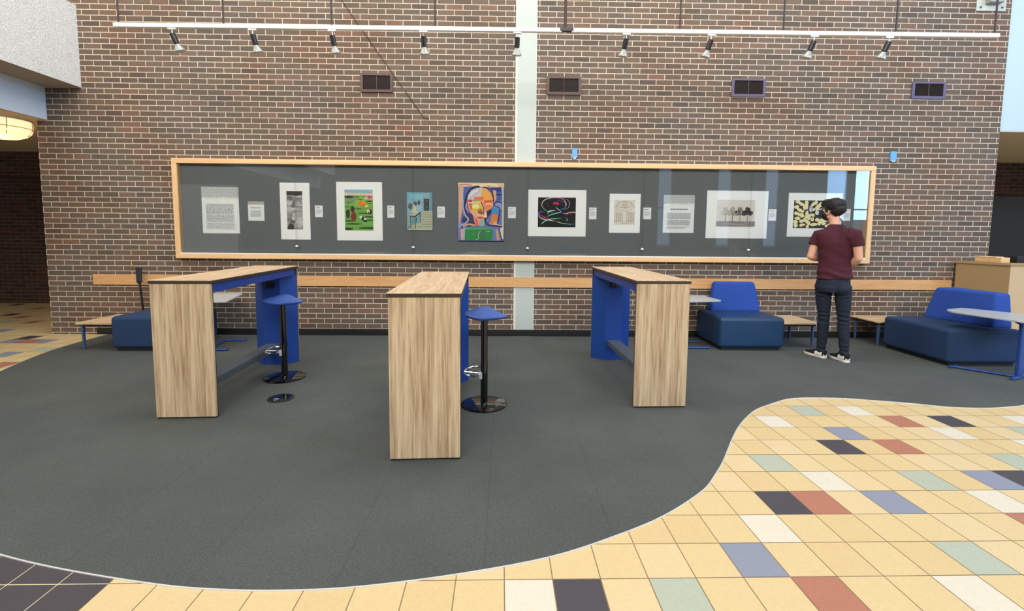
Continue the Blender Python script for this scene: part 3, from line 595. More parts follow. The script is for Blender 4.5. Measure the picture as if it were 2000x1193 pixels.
for c, w_, p in (('#2f2450', 34, [(1090,600),(1060,520),(1075,400),(1110,290),(1170,205),(1260,165),(1310,175)]), ('#3a2c50', 18, [(1380,170),(1450,190),(1520,250),(1545,330),(1550,420)]), ('#231c30', 13, [(1335,420),(1365,480),(1385,560),(1385,620),(1340,625),(1280,600)]), ('#9fb2dc', 30, [(1010,430),(1060,640),(1120,720),(1080,790),(1000,830),(960,880)]),
  ('#35294e', 24, [(1400,710),(1420,780),(1480,820),(1600,830),(1700,845)]), ('#3a2f55', 16, [(990,870),(1060,830),(1130,830),(1220,800)]), ('#e8b48a', 26, [(1030,850),(1130,810),(1230,830)]), ('#e6c3ba', 16, [(1480,800),(1580,810),(1700,830)]), ('#b9a6d0', 20, [(1100,440),(1080,520),(1120,590)])): A.stroke(c, w_, p)
A.poly('#6f82c8', [(960,880),(1080,860),(1640,860),(1690,900),(1690,1090),(950,1090)]); A.poly('#e6b090', [(985,900),(1040,890),(1030,1080),(1000,1080)]); A.poly('#9fb6d8', [(1040,880),(1090,870),(1070,1080),(1030,1080)]); A.poly('#d9a87a', [(1590,900),(1620,890),(1660,1080),(1610,1085)]); A.poly('#e9dcc0', [(1660,880),(1720,850),(1720,1060),(1690,1060)]); A.stroke('#2b2440', 14, [(1650,870),(1670,960),(1690,1060),(1720,1090)])
A.poly('#2f8f4c', [(1065,900),(1130,885),(1540,890),(1545,960),(1520,1085),(1060,1085)]); A.poly('#57a877', [(1100,860),(1500,865),(1540,900),(1080,905)]); A.poly('#3f7f5a', [(1310,920),(1400,910),(1430,1080),(1300,1080)]); A.stroke('#bfe0c8', 8, [(1330,920),(1290,990),(1300,1050),(1250,1080)]); A.stroke('#cfe6cf', 6, [(1420,940),(1500,930)]); A.stroke('#8fcfa0', 6, [(1205,990),(1215,950)])
attach(A, 'canvas', t)
# 5 light trails
inn = (.468, 1.550, .995, 1.961); t = matted('matted_print', 'wide white matted print of coloured light trails on black', (.316+.014, 1.423, 1.139, 2.065), inn)
A = Art(inn, (235, 230, 800, 682), SY-.003); A.base('#0b0a10')
loop = [(480,440),(400,450),(320,400),(290,340),(330,270),(430,238),(540,236),(620,265),(655,330),(630,395),(560,410)]
for c, w_, p in (('#49c8b0', 9, loop[:4]), ('#f0d9d2', 11, loop[2:7]), ('#f06a78', 10, loop[5:9]), ('#e8f0c0', 12, loop[7:10]), ('#5a78e0', 10, loop[8:]), ('#5a3a78', 7, [(370,270),(370,330),(410,390)]), ('#b9c0e0', 6, [(600,238),(680,270),(705,330),(680,390),(620,410)]),
  ('#7a3ac0', 9, [(470,300),(530,285),(600,290),(640,330)]), ('#e43a5c', 22, [(475,350),(470,315),(510,318),(545,325),(500,345)]), ('#f4f4f4', 7, [(500,375),(540,410),(590,450)]), ('#5a9ce0', 12, [(590,450),(540,460),(440,480)]), ('#6adcc8', 14, [(590,455),(480,475),(365,520)]),
  ('#eceff8', 14, [(380,480),(395,445),(440,430),(500,425)]), ('#8fa6f0', 10, [(600,465),(650,470),(690,455)]), ('#f0eef0', 10, [(650,488),(690,460),(740,450),(795,458)]), ('#e0303c', 16, [(670,480),(710,462),(750,468)]), ('#ffffff', 12, [(740,450),(780,452),(798,460)]),
  ('#5a84f0', 12, [(330,450),(270,450),(245,490),(280,540)]), ('#f4e8ec', 11, [(240,500),(290,550),(400,575),(500,590)]), ('#e0486a', 12, [(260,490),(330,530),(420,560)]), ('#c8e878', 10, [(500,590),(600,620),(680,632)]), ('#3ac8a0', 10, [(580,615),(700,632),(760,634)]), ('#5a6af0', 10, [(700,630),(790,632)]),
  ('#5fd8c0', 14, [(285,640),(320,600),(400,565),(500,550),(600,542)]), ('#e8f4f0', 7, [(290,640),(350,585),(460,555)]), ('#c0c8e8', 7, [(650,535),(675,555),(670,580),(650,572)]), ('#2a4a8c', 6, [(600,545),(640,530)])): A.stroke(c, w_, p, taper=len(p) < 6)
attach(A, 'print', t)
# 6 arch drawing
inn = (1.535, 1.588, 1.826, 1.935); t = matted('matted_print', 'pale pencil drawing of an arched glazed doorway in a white mat', (1.454+.012, 1.480, 1.899, 2.021), inn)
A = Art(inn, (1400, 275, 1690, 650), SY-.003); A.base('#e6e4dd')
G = '#a8a69c'
for rad in (1.0, .9): A.stroke(G, 5, [(1545+rad*130*math.cos(a), 390-rad*105*math.sin(a)) for a in [PI*k/12 for k in range(13)]])
A.stroke('#8f8d84', 5, [(1440,405),(1500,432),(1580,432),(1650,400)]); A.stroke(G, 4, [(1440,365),(1545,395),(1650,355)])
for k in range(9): a = PI*(k+.5)/9; A.stroke(G, 3.5, [(1545, 400), (1545+115*math.cos(a), 395-95*math.sin(a))], False)
for r_ in (18, 34): A.stroke('#97958b', 4, [(1545+r_*math.cos(a), 335+r_*math.sin(a)) for a in [2*PI*k/10 for k in range(11)]])
for x in (1403, 1437, 1515, 1568, 1600, 1640, 1675): A.stroke(G, 5, [(x, 440 if x > 1437 else 330), (x, 640)], False)
for y in (455, 470, 500, 540, 580, 600): A.stroke(G, 3.5, [(1405, y), (1512, y)], False); A.stroke(G, 3.5, [(1570, y), (1675, y)], False)
for x in (1425, 1455, 1480, 1590, 1620, 1655): A.rect('#c3c1b8', x, 470, x+18, 590)
A.stroke(G, 4, [(1405,285),(1440,290),(1470,330)]); A.stroke(G, 4, [(1685,285),(1650,290),(1620,330)]); A.stroke(G, 3, [(1500,600),(1600,600)], False); A.stroke(G, 3, [(1480,625),(1620,625)], False)
attach(A, 'drawing', t)
# 7 trees
inn = (2.975, 1.585, 3.515, 1.950); t = matted('matted_print', 'large white matted print of four grey trees above a dark strip of ground', (2.811+.02, 1.417, 3.696, 2.080), inn)
A = Art(inn, (945, 278, 1492, 675), SY-.003); A.base('#e3e1db'); A.rect('#dcd8d0', 965, 285, 1480, 598)
A.stroke('#b7b5b0', 3, [(945,280),(1490,280)], False)
r = random.Random(9)
for cx, c, c2 in ((1072, '#c2c0b8', '#b0aea6'), (1172, '#b3b1aa', '#a09e97'), (1278, '#6a6a68', '#3c3c3c'), (1382, '#3b3b3b', '#2c2c2c')):
    for dx, dy, rx, ry in ((0,-85,30,24),(-4,-60,36,22),(-38,-20,36,34),(34,-20,40,34),(0,-20,30,30),(-50,-5,20,22),(55,-5,20,22)):
        if dx or 1:
            A.blob(c if r.random() < .6 else c2, cx+dx*.9, 490+dy, rx, ry, 14, .3)
            for q in range(4): A.blob('#d8d5cd' if c != '#3b3b3b' else '#6a6a68', cx+dx*.9+r.uniform(-rx, rx)*.6, 490+dy+r.uniform(-ry, ry)*.6, 6, 5, 6, .4)
    A.poly('#4a4a48', [(cx-2, 470), (cx+2, 470), (cx+3, 598), (cx-3, 598)])
A.rect('#8d8a88', 945, 598, 1492, 672)
for k in range(14): y = 603+k*5; x = 950+r.uniform(0, 120); A.stroke(('#5a5656', '#b9b4b2', '#77706f', '#cfc9c6')[k % 4], 6, [(x, y), (x+120, y+r.uniform(-4, 4)), (x+260, y+r.uniform(-4, 4)), (min(1490, x+420), y)], taper=True)
attach(A, 'print', t)
# 8 yellow shapes
inn = (4.064, 1.568, 4.655, 1.957); t = matted('matted_print', 'white matted print of pale yellow shapes on black, partly behind the person', (3.964+.02, 1.448, 4.752, 2.060), inn)
A = Art(inn, (175, 155, 760, 568), SY-.003); A.base('#343236')
r = random.Random(11)
for cx, cy, rx, ry, ro in ((230,180,34,22,.3),(280,210,38,20,.4),(352,195,26,30,0),(215,255,34,26,.2),(340,255,40,40,.2),(262,300,44,22,.5),(300,320,26,18,0),(225,350,36,24,.3),(290,375,40,26,.5),(365,350,22,44,.1),(235,420,38,22,0),(305,460,46,20,-.3),(345,420,20,30,.4),(210,475,30,24,.2),(213,530,28,26,-.4),(305,518,38,20,-.2),(395,400,22,40,.1),(365,465,20,26,0),(440,370,34,22,.3),(395,490,22,30,-.2),(380,540,22,22,0),(440,215,20,34,.5),(480,190,22,30,.3),
  (510,255,30,50,.4),(545,215,24,36,.2),(440,435,24,26,0),(505,440,26,26,.2),(470,510,50,22,0),(560,460,40,34,.3),(610,455,34,24,0),(600,495,36,18,.2),(540,500,20,22,0),(450,290,20,20,.2),(620,220,34,30,.2),(690,200,30,34,.5),(730,270,24,40,.2),(660,290,36,26,.3),(640,360,30,32,0),(710,360,30,24,.4),(700,430,34,26,.1),(735,500,22,40,.2),(660,530,40,20,.1)):
    A.blob('#efe9b2', cx, cy, rx*1.08, ry*1.12, 14, .2, ro); A.stroke('#c9c47c', 2.5, [(cx-rx*.3, cy), (cx+rx*.2, cy+ry*.2)])
A.blob('#aab2d8', 412, 280, 26, 52, 12, .1); A.blob('#d9dcea', 405, 300, 12, 24); A.blob('#dfe6ee', 500, 335, 26, 36, 12, .1); A.stroke('#e9eef2', 10, [(480,285),(540,290),(570,270)])
attach(A, 'print', t)

# ------------------------------------------------------------------ high tables
TWD, TLN, TZ = .4503, 1.639, 1.076
def make_table():
    t = empty('high_table')
    tt = .03
    b = MB(); b.box((-.006, -.006, TZ-.006), (TWD+.006, TLN+.006, TZ), M_lamy); b.box((-.005, -.005, TZ-.028), (TWD+.005, TLN+.005, TZ-.006), M_edge); b.build('tabletop', t, bevel=.001, seg=1)
    for near in (0, 1):
        f = (lambda y: y) if near == 0 else (lambda y: TLN-y)
        b = MB(); ys = sorted((f(0), f(.02))); b.box((.003, ys[0], .012), (TWD-.003, ys[1], TZ-.028), M_lamz)
        ee = sorted((f(.02), f(.024))); b.box((0, ee[0], .012), (TWD, ee[1], TZ-.028), M_edge); b.build('end_panel', t, smooth=False)
        b = MB(); p = [(.0, f(.024)), (TWD, f(.024)), (TWD-.13, f(.155)), (.13, f(.155))]
        b.prism(p, .006, TZ-.10, M_blue); b.prism([(.0, f(.024)), (TWD, f(.024)), (TWD-.12, f(.16)), (.12, f(.16))], .0, .012, M_blue); b.build('leg', t, bevel=.002, seg=1)
        b = MB(); ys = sorted((f(.004), f(.022))); b.box((.006, ys[0], 0), (TWD-.006, ys[1], .012), M_black); b.build('glide', t, smooth=False)
    b = MB(); b.box((.012, .026, TZ-.10), (TWD-.012, TLN-.026, TZ-.028), M_blue); b.build('apron', t, bevel=.002, seg=1)
    b = MB(); b.box((.16, .15, .175), (.30, TLN-.15, .235), M_foot); b.build('footrest', t, bevel=.003, seg=1)
    b = MB(); b.box((.185, TLN-.168, .845), (.265, TLN-.153, .905), M_black)
    for q in (-.02, .02): b.tube([(.225+q, TLN-.172, .875), (.225+q, TLN-.166, .875)], .012, M_gblack, 10)
    b.build('power_outlet', t)
    return t
pt = make_table()
for k, (x, y, a, lb) in enumerate(((-2.672, 3.497, .046, 'wood and blue high table on the left, beside the navy lounge seat'), (-.718, 2.835, .046, 'wood and blue high table in the middle, nearest the camera'), (1.093, 3.745, .034, 'wood and blue high table on the right, beside the lounge seat with a blue back'))):
    o = pt if k == 0 else copy_tree(pt)
    o.location = (x, y, 0); o.rotation_euler = (0, 0, a); tag(o, lb, 'table', 'wood and blue high tables on the carpet')

# ------------------------------------------------------------------ stools
def make_stool():
    t = empty('bar_stool')
    b = MB(); b.lathe([(.190, 0), (.193, .004), (.192, .010), (.185, .014), (.06, .018), (.034, .022)], M_gblack, seg=56); b.build('base', t)
    b = MB(); b.lathe([(.030, .018), (.030, .36), (.028, .37), (.028, .74), (.05, .762)], M_gblack, seg=24); b.build('pole', t)
    b = MB(); n, mseg = 14, 44; top, bot = [], []
    def shp(r, a):
        ex = .172*(1+.10*math.cos(3*a)); ey = .165*(1+.08*math.cos(3*a)); x, y = r*ex*math.cos(a), r*ey*math.sin(a)
        q = max(0, min(1, (y+.16)/.32)); z = .780+.036*q*q*(3-2*q)*math.exp(-((x+.02)/.10)**2)+.010*max(0, -x/.17)-.012*max(0, x/.17)-.012*(1-q)*math.exp(-(x/.12)**2)
        return x, y, z
    for i in range(n+1):
        for k in range(mseg):
            x, y, z = shp(i/n, 2*PI*k/mseg); top.append((x, y, z)); bot.append((x*.97, y*.97, z-.016-.03*(1-(i/n)**2)))
    fs = []
    for i in range(n):
        for k in range(mseg):
            k2 = (k+1) % mseg; fs.append((i*mseg+k, (i+1)*mseg+k, (i+1)*mseg+k2, i*mseg+k2)); o_ = len(top); fs.append((o_+i*mseg+k, o_+i*mseg+k2, o_+(i+1)*mseg+k2, o_+(i+1)*mseg+k))
    for k in range(mseg): k2 = (k+1) % mseg; fs.append((n*mseg+k, len(top)+n*mseg+k, len(top)+n*mseg+k2, n*mseg+k2))
    b.add(top+bot, fs, M_seatblue); b.build('seat', t, ang=1.1)
    b = MB(); cx, cy, R_ = -.075, .03, .105; z = .275
    b.tube([(cx+R_*math.cos(a), cy+R_*math.sin(a), z+.01*math.sin(a)) for a in [math.radians(75+d) for d in range(0, 216, 9)]], .0085, M_chrome, 10)
    b.tube([(cx+R_*math.cos(math.radians(285)), cy+R_*math.sin(math.radians(285)), z-.008), (-.03, -.02, z-.01)], .0085, M_chrome, 10)
    b.tube([(cx-R_*.95, cy-.02, z), (-.03, .0, z-.004)], .007, M_chrome, 8)
    b.box((-.035, -.034, z-.045), (-.012, .03, z+.012), M_alu); b.build('foot_ring', t)
    return t
ps = make_stool(); ps.location = (-2.176, 4.535, 0); ps.rotation_euler = (0, 0, .1)
tag(ps, 'blue seated bar stool with black pole, beside the left high table', 'stool', 'blue bar stools')
s2 = copy_tree(ps); s2.location = (-.160, 3.815, 0); s2.rotation_euler = (0, 0, -.15); tag(s2, 'blue seated bar stool with black pole, beside the middle high table', 'stool', 'blue bar stools')
# floor box
t = empty('floor_box', (-1.935, 3.95, 0)); tag(t, 'round shiny black floor outlet cover set in the carpet in front of the left stool', 'floor outlet')
b = MB(); b.lathe([(.108, 0), (.108, .004), (.100, .008)], mat('floor_box_rim', '#1a1c1e', .3), seg=40); b.build('rim', t)
b = MB(); b.lathe([(.09, .007), (.088, .010)], M_gblack, seg=40); b.build('lid', t)
b = MB(); b.box((-.035, -.05, .0095), (.0, -.035, .0115), M_alu); b.build('latch', t)

# ------------------------------------------------------------------ lounge seats
def lounge(name, label, loc, rz, w_, d_, mseat, back, sk=0):
    """front faces local -Y; origin at the front-left base corner"""
    t = empty(name, loc, rz); tag(t, label, 'lounge seat', 'blue lounge seats along the wall')
    b = MB(); b.box((.04, .04, 0), (w_-.04, d_-.04, .05), M_black); b.build('plinth', t, smooth=False)
    b = MB(); b.box((0, 0, .035), (w_, d_, .422), mseat); b.build('seat', t, bevel=.045, seg=5)
    b = MB(); x0, x1, y0, y1, X0, X1, Y0, Y1 = back
    b.frustum([(x0, y0), (x1, y0+sk), (x1, y1), (x0, y1)], .405, [(X0, Y0), (X1, Y0+sk), (X1, Y1), (X0, Y1)], .815, M_royal); b.build('backrest', t, bevel=.035, seg=5)
    return t
lounge('lounge_seat', 'navy lounge seat with blue backrest, between the right high table and the standing person', (2.735, 5.69, 0), .0, .83, .735, M_navy, (.13, .85-.02, .555, .735, .20, .76, .63, .735))
s = lounge('lounge_seat', 'navy lounge seat with blue backrest at the right edge, before the tan kiosk', (5.01, 5.93, 0), -PI/2, .92, .84, M_navyfab, (.01, .80, .50, .855, .09, .745, .575, .855), .11)
s = lounge('lounge_seat', 'navy fabric lounge seat mostly hidden behind the left high table', (-4.715, 5.53, 0), 0, .83, .74, M_navyfab, (.10, .72, .54, .72, .20, .66, .64, .72))
# linking tables
def link_table(label, x0, x1, y0, y1, z, legs):
    t = empty('side_table', (x0, y0, 0)); tag(t, label, 'side table', 'low wood topped tables linking the seats'); w_, d_ = x1-x0, y1-y0
    b = MB(); b.box((0, 0, z-.022), (w_, d_, z), M_lamx); b.build('tabletop', t, bevel=.003, seg=1)
    b = MB(); e = .03
    b.box((e, e, z-.05), (w_-e, e+.02, z-.022), M_black); b.box((e, d_-e-.02, z-.05), (w_-e, d_-e, z-.022), M_black); b.box((e, e+.02, z-.05), (e+.02, d_-e-.02, z-.022), M_black); b.box((w_-e-.02, e+.02, z-.05), (w_-e, d_-e-.02, z-.022), M_black); b.build('underframe', t, smooth=False)
    for lx, ly in legs:
        b = MB(); b.frustum([(lx-.010, ly-.012), (lx+.010, ly-.012), (lx+.010, ly+.012), (lx-.010, ly+.012)], 0, [(lx-.012, ly-.022), (lx+.012, ly-.022), (lx+.012, ly+.022), (lx-.012, ly+.022)], z-.03, M_lblue); b.build('leg', t, bevel=.003, seg=1)
link_table('low wood topped side table at the far left, against the end of the navy seat', -5.17, -4.73, 5.58, 6.20, .335, [(.05, .05), (.05, .55), (.39, .55)])
link_table('low wood topped side table just left of the standing person', 3.60, 4.10, 5.83, 6.43, .335, [(.45, .06), (.45, .54), (.05, .54), (.05, .06)])
link_table('low wood topped side table just right of the standing person', 4.96, 5.62, 5.955, 6.455, .335, [(.06, .05), (.06, .45), (.60, .05), (.60, .45)])

# ------------------------------------------------------------------ C-shaped tablet tables
def rounded(poly, r, n=5):
    out = []; N_ = len(poly)
    for i in range(N_):
        p, a, c = Vector(poly[i]), Vector(poly[i-1]), Vector(poly[(i+1) % N_]); da, dc_ = (a-p), (c-p); rr = min(r, da.length*.45, dc_.length*.45); p0 = p+da.normalized()*rr; p1 = p+dc_.normalized()*rr
        for k in range(n+1): t_ = k/n; out.append(tuple((1-t_)**2*p0+2*t_*(1-t_)*p+t_*t_*p1))
    return out
def tablet(label, poly, z, post, base, mpost):
    ox, oy = post; t = empty('tablet_table', (ox, oy, 0)); tag(t, label, 'side table', 'pale topped laptop tables'); rel = [(x-ox, y-oy) for x, y in poly]
    b = MB(); b.prism(rounded(rel, .05), z-.018, z, M_grey); b.build('tabletop', t, bevel=.003, seg=2)
    b = MB(); b.prism(rounded([(-.028, -.022), (.028, -.022), (.028, .022), (-.028, .022)], .012), .0, z-.03, mpost); b.frustum([(-.028, -.022), (.028, -.022), (.028, .022), (-.028, .022)], z-.06, [(-.10, -.03), (.10, -.03), (.10, .03), (-.10, .03)], z-.019, mpost); b.build('post', t, ang=.9)
    for p in base:
        b = MB(); pts = [(x-ox, y-oy, .014) for x, y in p]; b.tube(pts, .02, mpost, 10, flat=.6); b.build('foot', t)
tablet('pale laptop table over the right seat, at the right edge', [(5.07, 5.09), (5.14, 5.22), (5.47, 5.36), (5.74, 4.93), (5.86, 4.5), (5.20, 4.48)], .62, (5.36, 4.60), [[(5.205, 4.525), (5.36, 4.595), (5.51, 4.67)], [(5.36, 4.60), (5.19, 4.80), (5.03, 4.985)], [(4.98, 4.96), (5.10, 4.99)]], M_blue2)
tablet('pale laptop table partly hidden by the right high table', [(2.24, 5.74), (2.82, 5.85), (2.79, 6.34), (2.68, 6.40), (2.24, 6.40)], .62, (2.28, 5.80), [[(2.28, 5.80), (2.66, 5.79)], [(2.28, 5.80), (2.36, 6.16)], [(2.36, 6.16), (2.66, 6.14)]], M_blue2)
tablet('pale laptop table partly hidden by the left high table', [(-4.05, 5.46), (-3.30, 5.50), (-3.53, 6.27), (-4.05, 6.26)], .62, (-3.62, 5.60), [[(-3.64, 5.58), (-3.36, 5.585)], [(-3.60, 5.60), (-3.70, 6.07)], [(-3.72, 6.08), (-3.42, 6.10)]], M_blue2)

# black upright pole behind the left seat
t = empty('upright_post', (-4.93, 6.34, 0)); tag(t, 'slim black upright post with a thicker grip, behind the left navy seat', 'post')
b = MB(); b.tube([(.0, 0, 0), (-.01, 0, .36), (-.035, 0, .74)], .016, M_black, 10, flat=.7); b.build('pole', t)
b = MB(); b.prism(rounded([(-.036, -.014), (.036, -.014), (.036, .014), (-.036, .014)], .01), .76, .955, mat('post_grip', '#24282b', .6)); b.frustum([(-.016, -.01), (.016, -.01), (.016, .01), (-.016, .01)], .73, [(-.036, -.014), (.036, -.014), (.036, .014), (-.036, .014)], .762, M_black)
for v in range(len(b.v)): x, y, z = b.v[v]; b.v[v] = (x-.038, y, z)
b.build('grip', t, bevel=.004)
b = MB(); b.lathe([(.09, 0), (.09, .012), (.03, .018)], M_black, seg=24); b.build('base', t)

# ------------------------------------------------------------------ kiosk at the right
kt = empty('kiosk', (6.545, 5.83, 0)); tag(kt, 'tan laminate angled kiosk desk at the right end of the brick wall', 'desk')
pk = [(0, 0), (1.0, .02), (1.0, .60), (-.12, .60)]
b = MB(); b.frustum(pk, .09, [(x, y) for x, y in pk], 1.095, M_card); b.m[2] = b.mi(M_card2); b.build('body', kt, smooth=False)
b = MB(); b.prism([(.04, .04), (.96, .06), (.96, .58), (-.05, .58)], 0, .09, M_black); b.build('plinth', kt, smooth=False)
b = MB(); b.prism([(-.015, -.015), (1.02, .005), (1.02, .61), (-.135, .61)], 1.095, 1.13, M_card); b.build('counter_top', kt, bevel=.004)
b = MB(); b.box((.33, -.01, 1.13), (.9, .2, 1.17), M_card2); b.build('raised_edge', kt, bevel=.004)
t = empty('wooden_tray', (6.52, 5.93, 1.13)); tag(t, 'shallow light wooden box lying on top of the tan kiosk', 'tray')
b = MB(); b.box((0, 0, 0), (.12, .34, .068), M_maple); b.m[0] = b.m[0]; b.build('box', t, bevel=.003, seg=1)
b = MB(); b.box((-.006, .06, .068), (.10, .345, .076), mat('pale_wood_lid', '#f0dcb4', .5)); b.build('lid', t, smooth=False)
t = MB(); t.box((6.70, 5.90, 1.13), (6.82, 6.02, 1.22), M_black); tag(t.build('black_device', bevel=.006), 'small black device lying beside the wooden box on the kiosk', 'device')

# ------------------------------------------------------------------ the person
# local frame: +x to the right as seen from the camera's side of the hall, +y away, z up
person = empty('person', (3.872, 5.325, 0), math.atan2(-.597, .802))
tag(person, 'person in a maroon T-shirt, dark jeans and black mask looking at the display case', 'person')
M_skin = mat('skin', '#d9a48c', .55, noise_amt=.05, noise_scale=25)
M_skin.node_tree.nodes['Principled BSDF'].inputs['Subsurface Weight'].default_value = .08
M_shirt = mat('maroon_cotton', '#421021', .9, noise_amt=.12, noise_scale=120, bump=.15, bump_scale=300)
M_jean = mat('dark_denim', '#0e1b2e', .85, noise_amt=.22, noise_scale=60, bump=.25, bump_scale=350)
M_hair = mat('dark_brown_hair', '#120d0b', .65, noise_amt=.3, noise_scale=40)
M_mask = mat('black_mask', '#0e0f11', .75); M_shoe = mat('black_canvas', '#141416', .8); M_sole = mat('white_rubber', '#e4e2dc', .5)

def remesh(mb, name, voxel, smooth, fn=None, parent=person, mt=None):
    me = bpy.data.meshes.new('tmp'); me.from_pydata(mb.v, [], mb.f); bm = bmesh.new(); bm.from_mesh(me); bmesh.ops.recalc_face_normals(bm, faces=bm.faces); bm.to_mesh(me); bm.free()
    o = bpy.data.objects.new('tmp', me); C.objects.link(o)
    r = o.modifiers.new('r', 'REMESH'); r.mode = 'VOXEL'; r.voxel_size = voxel; r.adaptivity = 0
    s = o.modifiers.new('s', 'SMOOTH'); s.factor = .5; s.iterations = smooth
    dg = bpy.context.evaluated_depsgraph_get(); dg.update(); nm = bpy.data.meshes.new_from_object(o.evaluated_get(dg)); bpy.data.objects.remove(o); bpy.data.meshes.remove(me)
    nm.name = name; nm.materials.clear(); nm.materials.append(mt); nm.update()
    if fn:
        ns = [v.normal.copy() for v in nm.vertices]
        for v, n_ in zip(nm.vertices, ns): v.co = fn(v.co, n_)
    nm.shade_smooth(); nm.update(); ob = bpy.data.objects.new(name, nm); C.objects.link(ob); ob.parent = parent; return ob

def rz(a): return Matrix.Rotation(a, 3, 'Z')
BA = math.radians(22)          # body turned a little to the left
BR_ = rz(BA)
def bp(x, y, z):               # body frame -> person frame
    v = BR_ @ Vector((x, y, 0)); return (v.x+.005, v.y, z)
def ringloft(mb, rings, m, seg=28):
    """rings: (cx,cy,z,rx,ry[,rot]) superellipse-ish sections joined bottom->top"""
    vs = []; fs = []
    for cx, cy, z, rx, ry, *ro in rings:
        R = rz(ro[0] if ro else BA)
        for k in range(seg):
            a = 2*PI*k/seg; ca, sa = math.cos(a), math.sin(a); e = .88
            v = R @ Vector((rx*math.copysign(abs(ca)**e, ca), ry*math.copysign(abs(sa)**e, sa), 0)); vs.append((cx+v.x, cy+v.y, z))
    n = len(rings)
    for i in range(n-1):
        for k in range(seg): fs.append((i*seg+k, i*seg+(k+1) % seg, (i+1)*seg+(k+1) % seg, (i+1)*seg+k))
    fs.append(list(reversed(range(seg)))); fs.append([(n-1)*seg+k for k in range(seg)]); mb.add(vs, fs, m)

# joints
SHL, SHR = Vector((-.172, .01, 1.475)), Vector((.180, -.03, 1.485))
ELL, ELR = Vector((-.238, -.02, 1.215)), Vector((.222, -.02, 1.205))
WRL, WRR = Vector((-.115, .215, 1.165)), Vector((.075, .185, 1.045))
HIPL, HIPR = Vector((-.098, .02, .90)), Vector((.092, -.01, .90))
KNL, KNR = Vector((-.072, .03, .49)), Vector((.118, .0, .49))
ANL, ANR = Vector((-.078, .03, .085)), Vector((.150, -.03, .085))
HC = Vector((-.055, .02, 1.745)); HA = math.radians(58)   # head centre and turn (towards the left)
HR = Matrix.Rotation(HA, 3, 'Z') @ Matrix.Rotation(math.radians(-4), 3, 'X')
def hp(x, y, z): return HC + HR @ Vector((x, y, z))       # head frame: +y is the face direction

B = MB()
# head: skull, face, jaw, nose, ears, neck
B.ell(hp(0, -.018, .035), (.072, .092, .088), M_skin, HR)
B.ell(hp(0, .028, -.015), (.060, .062, .085), M_skin, HR)
B.ell(hp(0, .045, -.075), (.042, .042, .034), M_skin, HR)
B.ell(hp(0, .012, -.062), (.054, .055, .036), M_skin, HR)
B.tube([hp(0, .082, .03), hp(0, .100, .0), hp(0, .108, -.018)], [.008, .012, .014], M_skin, 10)
B.ell(hp(0, .080, .042), (.045, .014, .010), M_skin, HR)          # brow
B.ell(hp(0, .088, -.050), (.022, .010, .009), M_skin, HR)         # lips
for sx in (-1, 1):
    B.ell(hp(sx*.070, -.005, -.005), (.008, .018, .030), M_skin, HR @ Matrix.Rotation(sx*.35, 3, 'Z'))
    B.ell(hp(sx*.068, .004, -.028), (.008, .011, .012), M_skin, HR)
ringloft(B, [(-.005, .0, 1.44, .10, .075), (-.012, .0, 1.53, .066, .062), (-.022, .004, 1.60, .056, .057), (-.035, .01, 1.68, .056, .058)], M_skin)
# trunk (inside the shirt), upper legs (inside the jeans)
ringloft(B, [(.0, .01, .84, .11, .08), (.0, .01, .95, .125, .085), (.0, .01, 1.10, .125, .08), (.0, .0, 1.30, .145, .085), (.0, .0, 1.44, .14, .075), (.0, .0, 1.50, .08, .06)], M_skin)
for H_, K_, A_ in ((HIPL, KNL, ANL), (HIPR, KNR, ANR)):
    B.tube([H_, H_.lerp(K_, .5), K_, K_.lerp(A_, .3), A_.lerp(K_, .25), A_], [.064, .060, .045, .042, .034, .030], M_skin, 16)
    B.tube([A_+Vector((0, 0, .0)), A_+Vector((-.05, .07, -.04)), A_+Vector((-.11, .14, -.055))], [.030, .030, .024], M_skin, 12)
# arms
for S_, E_, W_ in ((SHL, ELL, WRL), (SHR, ELR, WRR)):
    B.tube([S_+Vector((0, 0, .01)), S_.lerp(E_, .3), S_.lerp(E_, .65), E_], [.050, .050, .047, .041], M_skin, 18)
    B.ell(E_, (.041, .041, .041), M_skin)
    B.tube([E_, E_.lerp(W_, .25), E_.lerp(W_, .6), W_], [.042, .046, .037, .027], M_skin, 18)
# hands: palm, four bent fingers of unequal length, thumb
def hand(Wp, d, nrm, side):
    d = d.normalized(); nrm = (nrm - d*nrm.dot(d)).normalized(); s_ = d.cross(nrm).normalized()*side
    R = Matrix((s_, d, nrm)).transposed()
    B.ell(Wp+d*.050, (.041, .052, .017), M_skin, R); B.tube([Wp-d*.02, Wp+d*.02], [.026, .028], M_skin, 12, flat=.8)
    for q, (u, ln) in enumerate(((.030, .072), (.010, .080), (-.011, .074), (-.030, .058))):
        p = Wp+d*.085+s_*u; dd = d.copy(); pts = [Wp+d*.06+s_*u*.8, p]; c = .22+.10*q
        for k in range(3):
            dd = (dd+nrm*(-1)*c*(1+k*.5)).normalized(); p = p+dd*ln*(.42, .32, .26)[k]; pts.append(p)
        B.tube(pts, [.0095, .0095, .0088, .0080, .0062], M_skin, 10)
    p0 = Wp+d*.025+s_*.026; p1 = p0+s_*.028+d*.026-nrm*.008; p2 = p1+d*.028+s_*.008-nrm*.012; p3 = p2+d*.022-nrm*.010
    B.tube([p0, p1, p2, p3], [.015, .0125, .0105, .0075], M_skin, 10)
hand(WRL, Vector((.75, .45, -.25)), Vector((.0, .35, 1)), -1)
hand(WRR, Vector((-.75, .45, .12)), Vector((.1, -.1, 1)), 1)
body = remesh(B, 'body', .0055, 3, None, person, M_skin)

